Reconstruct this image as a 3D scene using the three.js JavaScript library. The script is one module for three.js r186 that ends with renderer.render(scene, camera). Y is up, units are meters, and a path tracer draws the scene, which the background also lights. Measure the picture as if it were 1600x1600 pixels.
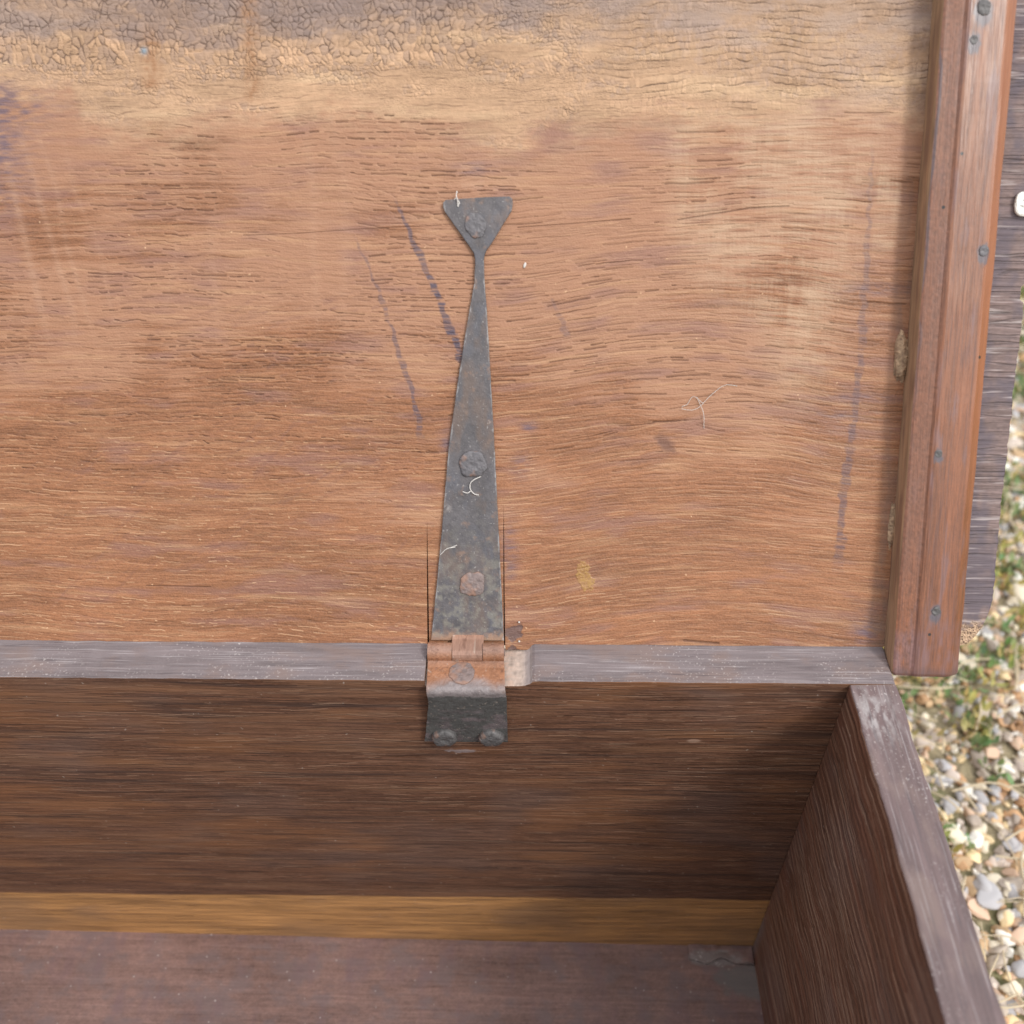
import * as THREE from 'three';
import { mergeGeometries, mergeVertices } from 'three/addons/utils/BufferGeometryUtils.js';

// ---------------------------------------------------------------- camera, sky, sun, exposure
const RIM = 0.37;                                   // height of the chest's rim above the ground
const scene = new THREE.Scene();
const camera = new THREE.PerspectiveCamera(53.63, 1, 0.02, 200);
camera.position.set(-0.17481, 0.43633 + RIM, 0.33121);
camera.rotation.set(-0.75591, 0.01303, -0.00233, 'YXZ');
camera.focus = 0.58; camera.userData.fStop = 6.0;
const renderer = new THREE.WebGLRenderer({ antialias: true });
renderer.toneMapping = THREE.LinearToneMapping;
renderer.toneMappingExposure = 1.1;
renderer.shadowMap.enabled = true;
const SUN = new THREE.Vector3(0.50, 0.74, 0.46).normalize();
{
  const w = 256, h = 128, d = new Float32Array(w * h * 4);
  for (let j = 0; j < h; j++) for (let i = 0; i < w; i++) {
    const el = ((j + 0.5) / h - 0.5) * Math.PI, az = ((i + 0.5) / w - 0.5) * 2 * Math.PI;
    const v = new THREE.Vector3(Math.cos(el) * Math.cos(az), Math.sin(el), Math.cos(el) * Math.sin(az));
    const up = Math.max(0, v.y), g = Math.max(0, v.dot(SUN));
    const over = 0.42 + 0.74 * up;                                   // a veiled sky, brighter overhead
    const veil = 1.9 * Math.pow(g, 14) + 0.5 * Math.pow(g, 3);       // thin cloud lit round the sun
    const o = (j * w + i) * 4;
    d[o] = over * 0.99 + veil * 1.02; d[o + 1] = over * 0.99 + veil; d[o + 2] = over * 1.035 + veil * 0.96; d[o + 3] = 1;
  }
  const t = new THREE.DataTexture(d, w, h, THREE.RGBAFormat, THREE.FloatType);
  t.mapping = THREE.EquirectangularReflectionMapping; t.minFilter = t.magFilter = THREE.LinearFilter; t.wrapS = THREE.RepeatWrapping; t.needsUpdate = true;
  scene.background = t; scene.environment = t;
}
const sun = new THREE.DirectionalLight(new THREE.Color(1, 0.96, 0.9), 1.4);
sun.position.copy(SUN).multiplyScalar(4).add(new THREE.Vector3(-0.2, 0.3, 0)); sun.target.position.set(-0.2, 0.3, 0);
sun.castShadow = true; sun.shadow.radius = 20; sun.shadow.mapSize.set(2048, 2048);
Object.assign(sun.shadow.camera, { left: -2, right: 2, top: 2, bottom: -2, near: 0.1, far: 9 });
scene.add(sun, sun.target);

// ---------------------------------------------------------------- noise and small helpers
let seed = 7;
const rnd = () => { seed = (seed + 0x6d2b79f5) | 0; let t = Math.imul(seed ^ (seed >>> 15), 1 | seed); t = (t + Math.imul(t ^ (t >>> 7), 61 | t)) ^ t; return ((t ^ (t >>> 14)) >>> 0) / 4294967296; };
const rr = (a, b) => a + (b - a) * rnd();
const TAB = new Float32Array(65536).map(() => rnd() * 2 - 1);
const vn = (x, y) => {
  const ix = Math.floor(x), iy = Math.floor(y); let fx = x - ix, fy = y - iy;
  fx = fx * fx * (3 - 2 * fx); fy = fy * fy * (3 - 2 * fy);
  const a = ix & 255, b = (ix + 1) & 255, c = (iy & 255) << 8, e = ((iy + 1) & 255) << 8;
  const p = TAB[c | a], q = TAB[c | b], r = TAB[e | a], s = TAB[e | b];
  return p + (q - p) * fx + (r - p + (p - q - r + s) * fx) * fy;
};
const fbm = (x, y, n) => { let v = 0, a = 0.5; for (let i = 0; i < n; i++) { v += a * vn(x, y); x = x * 2.03 + 17.3; y = y * 2.03 + 9.1; a *= 0.5; } return v; };
const clamp = (x, a = 0, b = 1) => Math.min(b, Math.max(a, x));
const sstep = (a, b, x) => { const t = clamp((x - a) / (b - a)); return t * t * (3 - 2 * t); };
const gauss = (x, s) => Math.exp(-(x * x) / (2 * s * s));
const mixc = (c, r, g, b, t) => { c[0] += (r - c[0]) * t; c[1] += (g - c[1]) * t; c[2] += (b - c[2]) * t; };
const mulc = (c, k) => { c[0] *= k; c[1] *= k; c[2] *= k; };
const toS = new Uint8Array(4097); for (let i = 0; i <= 4096; i++) { const l = i / 4096; toS[i] = Math.round(255 * (l <= 0.0031308 ? l * 12.92 : 1.055 * Math.pow(l, 1 / 2.4) - 0.055)); }
const cell = { d1: 0, d2: 0, id: 0, flat: 0 };
function worley(x, y, jx, jy) {                     // nearest and second nearest point of a jittered grid
  const ix = Math.floor(x), iy = Math.floor(y); let d1 = 9, d2 = 9, id = 0, ax = 0, ay = 0, bx = 0, by = 0;
  for (let j = -1; j <= 1; j++) for (let i = -1; i <= 1; i++) {
    const gx = ix + i, gy = iy + j, k = ((gy & 255) << 8) | (gx & 255), k2 = (((gy + 57) & 255) << 8) | ((gx + 113) & 255);
    const dx = gx + 0.5 + 0.5 * jx * TAB[k] - x, dy = gy + 0.5 + 0.5 * jy * TAB[k2] - y, d = dx * dx + dy * dy;
    if (d < d1) { d2 = d1; bx = ax; by = ay; d1 = d; ax = dx; ay = dy; id = TAB[k2 ^ 21]; } else if (d < d2) { d2 = d; bx = dx; by = dy; }
  }
  cell.d1 = Math.sqrt(d1); cell.d2 = Math.sqrt(d2); cell.id = id; cell.flat = Math.abs(ay - by) / (Math.abs(ax - bx) + Math.abs(ay - by) + 1e-6);
}
// A board's look over a window of w x h metres from (x0, y0), per pixel in millimetres: fn(x, y, o, masks, i) fills o = [r, g, b, height 0..1, roughness]
function paint(W, H, x0, y0, w, h, fn, draw) {
  const col = new Uint8Array(W * H * 4), rel = new Float32Array(W * H * 4), o = [0, 0, 0, 0, 0];
  let m = null;
  if (draw) {
    const c = document.createElement('canvas'); c.width = W; c.height = H; const g = c.getContext('2d');
    g.fillStyle = '#000'; g.fillRect(0, 0, W, H);
    const k = W / (w * 1000); g.setTransform(k, 0, 0, H / (h * 1000), -x0 * 1000 * k, -y0 * 1000 * H / (h * 1000));
    g.globalCompositeOperation = 'lighter'; g.lineCap = 'round'; g.lineJoin = 'round';
    draw(g); m = g.getImageData(0, 0, W, H).data;
  }
  for (let j = 0; j < H; j++) for (let i = 0; i < W; i++) {
    const k = (j * W + i) * 4;
    o[0] = o[1] = o[2] = 0; o[3] = 0.5; o[4] = 0.6;
    fn((x0 + (i + 0.5) / W * w) * 1000, (y0 + (j + 0.5) / H * h) * 1000, o, m, k);
    for (let c = 0; c < 3; c++) col[k + c] = toS[(clamp(o[c]) * 4096) | 0];
    col[k + 3] = 255; rel[k] = o[3]; rel[k + 1] = clamp(o[4]); rel[k + 2] = 0; rel[k + 3] = 1;
  }
  const mk = (d, type) => {
    const t = new THREE.DataTexture(d, W, H, THREE.RGBAFormat, type);
    t.wrapS = t.wrapT = THREE.MirroredRepeatWrapping; t.magFilter = THREE.LinearFilter; t.minFilter = THREE.LinearFilter;
    t.repeat.set(1 / w, 1 / h); t.offset.set(-x0 / w, -y0 / h); t.needsUpdate = true; return t;
  };
  const map = mk(col, THREE.UnsignedByteType); map.colorSpace = THREE.SRGBColorSpace;
  return { map, rel: mk(rel, THREE.FloatType) };
}
function mat(name, t, bump, extra = {}) {
  const m = new THREE.MeshPhysicalMaterial({ map: t.map, bumpMap: t.rel, bumpScale: bump, roughnessMap: t.rel, roughness: 1, metalness: 0, ...extra });
  m.name = name; return m;
}
const stroke = (g, ch, a, lw, pts) => {             // ch: 0 red, 1 green, 2 blue channel of the mask
  const v = Math.round(255 * a); g.strokeStyle = `rgb(${ch === 0 ? v : 0},${ch === 1 ? v : 0},${ch === 2 ? v : 0})`; g.lineWidth = lw;
  g.beginPath(); g.moveTo(pts[0][0], pts[0][1]); for (let i = 1; i < pts.length; i++) g.lineTo(pts[i][0], pts[i][1]); g.stroke();
};
const lerpList = (L, x) => { if (x <= L[0][0]) return L[0][1]; for (let i = 1; i < L.length; i++) if (x <= L[i][0]) { const t = (x - L[i - 1][0]) / (L[i][0] - L[i - 1][0]); return L[i - 1][1] + t * (L[i][1] - L[i - 1][1]); } return L[L.length - 1][1]; };
const segDist = (L, x, y) => { let d = 1e9, at = 0; for (let i = 1; i < L.length; i++) { const [ax, ay] = L[i - 1], [bx, by] = L[i], ux = bx - ax, uy = by - ay, t = clamp(((x - ax) * ux + (y - ay) * uy) / (ux * ux + uy * uy)), e = Math.hypot(x - ax - t * ux, y - ay - t * uy); if (e < d) { d = e; at = (i - 1 + t) / (L.length - 1); } } return [d, at]; };

// ---------------------------------------------------------------- wood: the inside of the lid (x along the grain, s up the lid, mm)
const CRACKLE = [[-470, 287], [-403, 285], [-397, 275], [-362, 268], [-303, 277], [-245, 279], [-226, 275], [-187, 265], [-117, 276], [-68, 273], [-24, 284], [28, 274], [60, 272]];
const grainShift = (x, s) => {
  const right = sstep(-230, -120, x);
  let a = 5 * vn(x / 170 + 3, s / 110 + 8) + 1.6 * vn(x / 45, s / 30) + 0.5 * vn(x / 14, s / 9);
  a += right * (11 * gauss(x + 80, 62) * sstep(290, 150, s)) ;
  const dy = s - 112, dx = x + 98; a -= 5.5 * Math.sign(dy) * Math.exp(-(dx * dx) / 420 - (dy * dy) / 260) * Math.min(1, Math.abs(dy) / 5);
  return a;
};
const INK_A = [[-241, 236], [-228, 208], [-214, 175], [-206, 152]], INK_B = [[-261, 217], [-247, 182], [-234, 142], [-228, 112]], INK_C = [[0.8, 266], [1.1, 215], [1.7, 157], [-0.4, 113], [-3, 75], [-2.5, 40]], INK_D = [[-160, 187], [-150, 165]];
const RAYS = [[-439, 0.14, 1.6, 0.75], [-428, 0.17, 1.3, 0.6], [-420, 0.2, 1.2, 0.45], [-407, 0.2, 1.0, 0.3], [-333, -0.02, 2.0, 0.3], [-284, 0.02, 1.6, 0.35], [-268, 0.0, 2.2, 0.3], [-350, -0.1, 1.4, 0.25]];
function drawLid(g) {
  // torn pores: rows of short dark dashes with a pale lip, its glint painted in
  for (let v = -12; v < 300; v += rr(1.3, 3.3)) {
    let x = -472 + rr(0, 8);
    const strong = rr(0.45, 1), rowShift = rr(-0.3, 0.3);
    while (x < 62) {
      const left = sstep(-150, -230, x), len = left > rnd() ? (rnd() < 0.25 ? rr(9, 19) : rr(2.5, 9)) : rr(6, 26), s0 = v + grainShift(x, v) + rowShift;
      const b = lerpList(CRACKLE, x);
      if (s0 < b - 2 + rr(-6, 6) && s0 > -2) {
        const pts = [], n = Math.max(3, Math.round(len / 2)), up = sstep(60, 170, s0 + rr(-20, 20));
        let jig = 0;
        for (let i = 0; i <= n; i++) { const px = x + len * i / n; jig += rr(-0.2, 0.2); if (rnd() < 0.12) jig -= rr(0.2, 0.7) * left; pts.push([px, v + grainShift(px, v) + jig]); }
        const low = sstep(-80, 30, x) * 0.35, dk = strong * (0.3 + 0.75 * up) * rr(0.3, 1.15) * clamp(0.85 + 0.9 * vn(x / 40, s0 / 22)) * (s0 > 150 && RAYS.some(([q, k, w, a]) => a > 0.4 && Math.abs(x + len * 0.5 - q - k * (268 - s0)) < w * 1.6 + len * 0.3) ? 0.35 : 1);
        const cut = left > 0.5 ? 1 : 0.8;
        stroke(g, 0, clamp(dk), rr(0.24, 0.44) * cut, pts); if (rnd() < 0.28 * (0.3 + left)) { const q = (rnd() * (pts.length - 1)) | 0; stroke(g, 0, clamp(dk * 0.8), rr(0.42, 0.7), pts.slice(q, q + 2)); }
        if (rnd() < 0.5) stroke(g, 0, clamp(dk * 0.33), rr(0.8, 1.5), pts.map(([a, c]) => [a, c + 0.25]));
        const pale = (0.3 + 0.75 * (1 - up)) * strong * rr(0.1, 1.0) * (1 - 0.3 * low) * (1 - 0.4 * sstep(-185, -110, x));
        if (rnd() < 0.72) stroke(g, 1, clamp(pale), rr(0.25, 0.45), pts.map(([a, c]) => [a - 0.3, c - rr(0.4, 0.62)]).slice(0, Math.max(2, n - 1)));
      }
      x += len + (left > 0.4 ? rr(0.8, 4) : rr(0.5, 12));
    }
  }
  // fine fibres
  for (let i = 0; i < 16000; i++) { const x = rr(-472, 62), v = rr(-8, 295), len = rr(2, 11), p = []; for (let k = 0; k <= 3; k++) p.push([x + len * k / 3, v + grainShift(x + len * k / 3, v)]); stroke(g, rnd() < 0.6 ? 0 : 1, rr(0.06, 0.26), rr(0.2, 0.4), p); }
  for (let i = 0; i < 60; i++) { const x = rr(-450, 15), y = rr(2, 250); stroke(g, 1, rr(0.5, 1), rr(0.4, 0.8), [[x, y], [x + rr(-0.5, 0.5), y + rr(-0.5, 0.5)]]); stroke(g, 1, 0.6, 0.5, [[x, y], [x + 0.1, y]]); }
  // a few long open cracks
  for (const [L, w, a] of [[[[-319, 217.5], [-290, 218.6], [-259, 220.9], [-217, 223]], 0.35, 0.7], [[[-178, 222], [-150, 224], [-120, 226.5]], 0.45, 0.8], [[[-96, 226], [-60, 232], [-40, 233]], 0.6, 0.9], [[[-380, 31.5], [-345, 31]], 0.7, 0.6], [[[-85, 2.5], [-66, 1]], 1.2, 0.9]]) stroke(g, 0, a, w, L);
  // drag marks of the plane, slanting over the lower left
  for (let i = 0; i < 70; i++) { const x = rr(-455, -235), s = rr(8, 120), L = rr(6, 26), q = rr(0.7, 1.2); stroke(g, 2, rr(0.08, 0.3), rr(0.8, 2.2), [[x, s], [x + L * 0.5, s + L * q * 0.42], [x + L, s + L * q]]); }
  for (let i = 0; i < 60; i++) { const x = rr(-330, -232), s = rr(95, 185), L = rr(1.5, 4.5); stroke(g, 2, rr(0.2, 0.6), rr(0.8, 1.8), [[x, s], [x + L, s + L * 0.3]]); }
  for (let i = 0; i < 46; i++) { const x = rr(-400, -238), s = rr(70, 185), L = rr(15, 60), q = rr(0.25, 0.7), p = []; for (let k = 0; k <= 8; k++) { const t = k / 8; p.push([x + L * t, s + L * q * t * (1.3 - 0.5 * t) + rr(-0.3, 0.3)]); } for (let k = 0; k < 8; k++) if (rnd() < 0.75) stroke(g, 2, rr(0.05, 0.24), rr(0.7, 2.4), p.slice(k, k + 2)); }
}
function lidLook(x, s, o, m, k) {
  const sh = grainShift(x, s), v = s - sh, b = lerpList(CRACKLE, x) + 7 * fbm(x / 16, s / 9, 3) + 3 * vn(x / 4, s / 2);
  const n1 = fbm(x / 60, s / 38, 3), n2 = fbm(x / 34, v / 1.7, 3), n3 = fbm(x / 7, v / 0.55, 2), spk = vn(x / 0.55, s / 0.5);
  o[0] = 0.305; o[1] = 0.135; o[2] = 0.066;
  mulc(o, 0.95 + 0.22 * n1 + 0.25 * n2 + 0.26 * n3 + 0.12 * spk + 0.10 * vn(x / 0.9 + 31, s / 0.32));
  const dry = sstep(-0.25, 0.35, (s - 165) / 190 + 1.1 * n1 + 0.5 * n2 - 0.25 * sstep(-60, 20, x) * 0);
  mixc(o, 0.375, 0.200, 0.122, dry * 0.8);                     // drier, pinker higher up, with the light's falloff down the lid painted in
  mixc(o, 0.25, 0.13, 0.105, clamp(fbm(x / 26 + 9, v / 6, 3) * 2.4 - 0.25) * 0.55);           // darker flakes of old polish
  mixc(o, 0.50, 0.29, 0.16, clamp(fbm(x / 45 + 4, v / 2.6 + 7, 3) * 2 - 0.3) * 0.45);
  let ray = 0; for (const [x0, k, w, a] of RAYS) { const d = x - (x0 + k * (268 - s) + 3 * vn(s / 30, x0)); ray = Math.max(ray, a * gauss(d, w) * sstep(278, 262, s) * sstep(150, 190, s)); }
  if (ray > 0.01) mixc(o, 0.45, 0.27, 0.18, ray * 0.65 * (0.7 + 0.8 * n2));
  let h = 0.5 + 0.10 * n2 + 0.12 * n3 + 0.05 * spk, rough = 0.52 + 0.12 * n1 + 0.1 * n3;
  // dry band with crackled finish along the top
  const t = sstep(b - 9, b + 10, s + 5 * n2), tw = sstep(b - 24, b + 12, s);
  const fray = tw * (1 - t) * clamp(0.5 + 2 * fbm(x / 12 + 40, s / 4, 3));
  mixc(o, 0.46, 0.298, 0.185, clamp(t * 0.88 + fray * 0.6));
  if (tw > 0.01) {
    const n4 = fbm(x / 22 + 60, s / 8 + 3, 4);
    mulc(o, 1 + tw * (0.28 * n4 + 0.10 * vn(x / 1.6, s / 1.1)));
    const grey = clamp(sstep(308, 324, s + 12 * n4 - 6 * gauss(x + 345, 70) + 5 * gauss(x + 430, 40) + 7 * gauss(x + 255, 22)) * 0.95 + 0.8 * sstep(300, 290, Math.abs(s - 295)) * 0);
    mixc(o, 0.29, 0.22, 0.19, grey * (0.25 + 0.6 * clamp(0.5 + 1.8 * n4)));
    mixc(o, 0.43, 0.31, 0.235, clamp(sstep(-120, 10, x) * sstep(272, 300, s) * (0.5 + 1.3 * n4)));
    mixc(o, 0.58, 0.395, 0.245, clamp(2 * fbm(x / 40 + 8, s / 6 + 30, 3) - 0.1) * t * 0.7 * (1 - grey));
    mixc(o, 0.17, 0.13, 0.125, clamp((gauss(x + 330, 60) * sstep(311, 320, s + 9 * n4 + 6 * gauss(x + 335, 20)) + 0.6 * gauss(x + 225, 55) * sstep(318, 326, s + 10 * n4) + 0.5 * gauss(x - 18, 10) * sstep(300, 318, s)) * (0.6 + 1.2 * clamp(0.4 + 2 * fbm(x / 10 + 5, s / 5, 3)))) * 0.58);
    // cells of lifted finish, in rows along the grain
    const wx = x + 0.9 * vn(x / 3, s / 3) + 2.2 * vn(x / 11, s / 9), ws = v + 1.0 * vn(x / 6 + 9, s / 4) + 1.2 * vn(x / 20, s / 14);
    const big = sstep(-60, 0, -Math.abs(x + 330) + 110) * sstep(296, 304, s);
    const cw = big > 0.5 ? 2.9 : x > -110 ? 2.2 : 2.15, ch = big > 0.5 ? 3.9 : 2.15;
    worley(wx / cw, ws / ch, 0.95, 0.7);
    const keep = clamp(0.12 + 0.5 * big + 0.25 * sstep(-140, -60, x) * sstep(278, 290, s) + 2.6 * fbm(x / 26 + 21, s / 9 + 4, 3) + 0.7 * sstep(b + 4, b + 22, s) + big * 0.5 - 0.8 * gauss(s - 290, 6) * sstep(-345, -300, x) * sstep(-80, -140, x)) * t;
    const e = cell.d2 - cell.d1, upright = big * 0.9 + (1 - big) * (x > -120 ? 0.45 : 0.6), id1 = cell.id;
    const wide = 0.05 + 0.09 * clamp(0.5 + 1.3 * vn(wx / 2.1 + 5, ws / 1.7)), some = clamp(0.7 + 1.5 * vn(wx / 4.3 + 30, ws / 3.1));
    const crack = (1 - sstep(wide * 0.3, wide, e)) * keep * clamp(upright + (1.15 - upright) * sstep(0.35, 0.7, cell.flat)) * some, body = sstep(0, 0.55, e);
    const right = sstep(-165, -105, x + 14 * n4) * (0.55 + 0.45 * sstep(b + 2, b + 12, s)), kw = 1 - 0.85 * right;   // finish lifted in rows of beads
    let bead = 0, hc = 0, vc = 0, tone = 0;
    if (right > 0.01 && t > 0.01) {
      const rn = (v + 0.9 * vn(x / 9 + 70, v / 6) + 0.4 * vn(x / 2.6, v / 3)) / 3.5 + 0.5 * vn(x / 30, s / 14 + 11), ri = Math.floor(rn), f = rn - ri, hr = TAB[(ri * 7919) & 65535];
      const un = x / 2.5 + 37.7 * hr + 0.6 * vn(x / 3.5, ri * 3.3) + 0.25 * vn(x / 1.2, f * 3 + ri), ui = Math.floor(un), gf = un - ui, hu = TAB[((ri * 7919) ^ (ui * 104729)) & 65535];
      hc = (1 - sstep(0.03, 0.05 + 0.08 * clamp(0.5 + vn(x / 2, ri)), Math.min(f, 1 - f))) * clamp(0.55 + 1.7 * vn(x / 6, ri * 5.1)); vc = (1 - sstep(0.02, 0.10, Math.min(gf, 1 - gf))) * clamp(0.15 + 1.2 * hu);
      const amt = right * t * clamp(0.55 + 2.2 * fbm(x / 22 + 90, s / 9, 3) + 0.4 * sstep(b, b + 20, s)); tone = hu * amt;
      bead = amt * (1 - Math.pow(2 * f - 1, 4)) * (0.65 + 0.35 * (1 - Math.pow(2 * gf - 1, 4))) * (0.75 + 0.35 * hu); hc *= amt; vc *= amt;
      mulc(o, 1 + 0.12 * tone); mixc(o, 0.14, 0.085, 0.06, hc * 0.7); mixc(o, 0.2, 0.125, 0.09, vc * 0.5); h += 0.34 * bead - 0.34 * hc - 0.18 * vc;
    }
    const rowN = ws / 2.9 + 0.35 * vn(x / 5, ws / 3), rl = (1 - sstep(0.03, 0.13, Math.abs(((rowN % 1) + 1) % 1 - 0.5))) * t * clamp(fbm(x / 8 + 3, Math.floor(rowN) * 7.7 + 0.3, 2) * 3.4 + 0.2) * (1 - 0.7 * big);
    mulc(o, 1 + kw * keep * 0.17 * id1);
    mixc(o, 0.40, 0.30, 0.27, keep * 0.22 * clamp(-id1 * 1.4)); 
    mixc(o, 0.13, 0.08, 0.06, kw * crack * (0.52 + 0.3 * big)); mixc(o, 0.19, 0.11, 0.07, kw * rl * 0.55);
    worley(x / 1.7 + 7 + 0.5 * vn(x / 2, v), v / 0.85 + 0.5 * vn(x / 3, v / 2 + 8), 0.95, 0.85);
    const fl = (1 - sstep(0.03, 0.2, cell.d2 - cell.d1)) * tw * clamp(0.5 + 2.2 * fbm(x / 15, s / 6 + 50, 2)) * (0.25 + 0.75 * sstep(0.3, 0.7, cell.flat));
    mixc(o, 0.22, 0.135, 0.08, fl * 0.5);
    h += tw * (0.08 * n4 + kw * (keep * (0.34 * body * (0.8 + 0.4 * id1) - 0.08) - 0.4 * crack - 0.16 * rl) - 0.2 * fl);
    rough += 0.28 * t;
  }
  // strokes
  if (m) {
    const dark = m[k] / 255, pale = m[k + 1] / 255, drag = m[k + 2] / 255;
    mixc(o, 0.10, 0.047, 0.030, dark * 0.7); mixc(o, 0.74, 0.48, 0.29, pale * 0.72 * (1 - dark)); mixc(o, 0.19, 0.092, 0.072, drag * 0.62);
    h += -0.42 * dark + 0.16 * pale; rough += 0.15 * dark;
  }
  // dark dye lines, broken where the pores stand up
  for (const [L, w, a, p] of [[INK_A, 2.7, 1.1, 0.35], [INK_B, 2.0, 0.7, 0.0], [INK_C, 3.2, 0.6, 0.1], [INK_D, 2.2, 0.4, 0]]) {
    if (x < L[0][0] - 12 && x < L[L.length - 1][0] - 12 || x > Math.max(L[0][0], L[L.length - 1][0]) + 12) continue;
    const [d, at] = segDist(L, x + 1.2 * vn(x / 5, s / 5), s), wob = (0.4 + 0.75 * at) * (0.7 + 0.6 * clamp(fbm(x / 3 + p * 50, s / 4, 3) * 2 + 0.5));
    const I = a * (1 - sstep(w * wob * 0.45, w * wob, d)) * clamp(0.95 + 1.6 * fbm(at * 9 + p * 77, v / 2, 3)) * clamp(0.98 + 1.3 * fbm(x / 6, v / 0.75, 2)) * sstep(-0.02, 0.06, at) * sstep(1.02, 0.9, at) * (0.6 + 0.6 * at);
    mixc(o, 0.10, 0.075, 0.095, clamp(I));
  }
  // purple bruises and grime
  const bru = 0.85 * gauss(x + 447, 14) * gauss(s - 262, 24) + 0.7 * gauss(x + 450, 28) * gauss(s - 280, 6) + 0.8 * gauss(x + 214, 3) * gauss(s - 112, 5) + 0.7 * gauss(x + 181, 3.5) * gauss(s - 52, 12) + 0.6 * gauss(x + 176, 4) * gauss(s - 99, 5) + 0.8 * gauss(x + 171, 3) * gauss(s - 120, 2) + 0.75 * gauss(x - 15, 6) * gauss(s - 10, 7) + 0.55 * gauss(x + 199, 8) * gauss(s - 251, 2.4) + 0.5 * gauss(x - 6, 14) * gauss(s - 192, 2.5) + 0.5 * gauss(x - 5, 16) * gauss(s - 136, 1.8) + 0.45 * gauss(x + 5, 12) * gauss(s - 127, 2);
  if (bru > 0.01) mixc(o, 0.16, 0.105, 0.12, clamp(bru * (0.7 + 1.4 * fbm(x / 6, v / 1.4, 3))));
  // brown runs through the dry band, a fleck of blue paint
  const run = gauss(x + 361 + 2 * vn(s / 6, 1), 3.2) * sstep(286, 292, s) * sstep(322, 305, s) + 0.9 * gauss(x + 311.5 + 1.5 * vn(s / 5, 9), 2.8) * sstep(280, 286, s) + 0.5 * gauss(x + 361, 4) * gauss(s - 268, 4);
  mixc(o, 0.34, 0.185, 0.10, clamp(run * (0.75 + fbm(x / 2, s / 2, 3))));
  mixc(o, 0.22, 0.30, 0.36, gauss(x + 364.6, 1.3) * gauss(s - 306.5, 1.3) * 0.9);
  // pale rubbed patches with a weave of cross scratches on the right
  const rubA = sstep(-108, -92, x) * sstep(12, -6, x) * sstep(160, 190, s) * sstep(284, 272, s) * sstep(-40, 20, (s - 225) * 0.9 - (Math.abs(x + 45) - 48)), rubB = gauss(x + 28, 13) * gauss(s - 165, 22), rubC = sstep(2, 6, x) * sstep(18, 14, x) * sstep(208, 214, s) * sstep(258, 250, s);
  const rub = clamp(rubA * 0.58 + rubB * 0.52 + rubC * 0.6);
  if (rub > 0.01) {
    const we = clamp(0.40 + 0.30 * fbm(x / 0.7, s / 12, 2) + 1.0 * fbm(x / 16, v / 1.4, 4) + 1.1 * fbm(x / 20, s / 24, 3));
    mixc(o, 0.52, 0.365, 0.245, rub * we); rough += 0.12 * rub;
  }
  // knot
  const kd = Math.hypot((x + 98.5) / 1.25, (s - 111) + 0.4 * (x + 98)) + 1.5 * vn(x / 2, s / 2);
  mixc(o, 0.17, 0.085, 0.06, sstep(5.5, 1.5, kd) * 0.85); h -= 0.12 * sstep(4, 1, kd);
  // amber spot of glue
  const gd = Math.hypot((x + 140 + 0.32 * (s - 38)) / 4.2, (s - 38) / 9) + 0.6 * fbm(x / 2.6, s / 2.6, 4);
  const gl = sstep(1.06, 0.86, gd) * (0.6 + 0.5 * clamp(0.5 + 2 * vn(x / 0.8, s / 0.8))); mixc(o, 0.40, 0.235, 0.075, gl * 0.7); h += 0.18 * gl; rough -= 0.15 * gl;
  // chip beside the hinge
  const cd = Math.hypot((x + 179) / 4.5, (s - 6) / 7) + 0.9 * fbm(x / 3.5, s / 2.5, 4); mixc(o, 0.13, 0.085, 0.08, sstep(1.05, 0.7, cd) * 0.85); h -= 0.35 * sstep(1, 0.5, cd);
  // square filled nail hole above the hinge
  mixc(o, 0.46, 0.28, 0.19, sstep(6.3, 5.2, Math.abs(x + 201) + 0.6 * vn(s, 3)) * sstep(6.6, 5.4, Math.abs(s - 247) + 0.6 * vn(x, 8)) * 0.3 * clamp(0.6 + 2 * n2));
  // the batten's soft shadow on the lid, put into the colour
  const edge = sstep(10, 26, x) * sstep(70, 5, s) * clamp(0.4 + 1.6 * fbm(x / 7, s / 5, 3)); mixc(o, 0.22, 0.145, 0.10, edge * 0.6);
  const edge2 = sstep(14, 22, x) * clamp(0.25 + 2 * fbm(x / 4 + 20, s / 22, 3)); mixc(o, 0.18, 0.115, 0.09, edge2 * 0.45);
  // weathered end, outside the batten
  const out = sstep(40, 44, x);
  if (out > 0) {
    const c1 = fbm(x / 22, s / 1.8, 4), c2 = fbm(x / 30, s / 0.6 + 40, 3), ln = 1 - sstep(0.015, 0.06, Math.abs(fbm(x / 80 + 5, s / 4 + 9, 3)));
    mixc(o, 0.200, 0.147, 0.138, out); mulc(o, 1 + out * (0.4 * c1 + 0.28 * c2 + 0.15 * vn(x / 1.5, s / 0.4)));
    mixc(o, 0.12, 0.105, 0.13, out * clamp(2.2 * fbm(x / 9 + 70, s / 14, 3) + 0.25 + 0.5 * gauss(x - 66, 5)) * 0.7);
    mixc(o, 0.50, 0.44, 0.43, out * clamp(3 * fbm(x / 22 + 33, s / 1.3 + 5, 3) - 0.75) * 0.8);
    mixc(o, 0.09, 0.075, 0.08, out * ln * 0.42); h = h + out * (0.5 + 0.4 * c1 + 0.2 * c2 - 0.4 * ln - h); rough += out * (0.85 - rough);
    const raw = sstep(17, 9, s + 0.7 * (78 - x) * 0.2 + 3 * vn(x / 2, s / 2)) * sstep(60, 63, x);
    worley(x / 1.1, s / 1.1, 0.95, 0.95);
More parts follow.
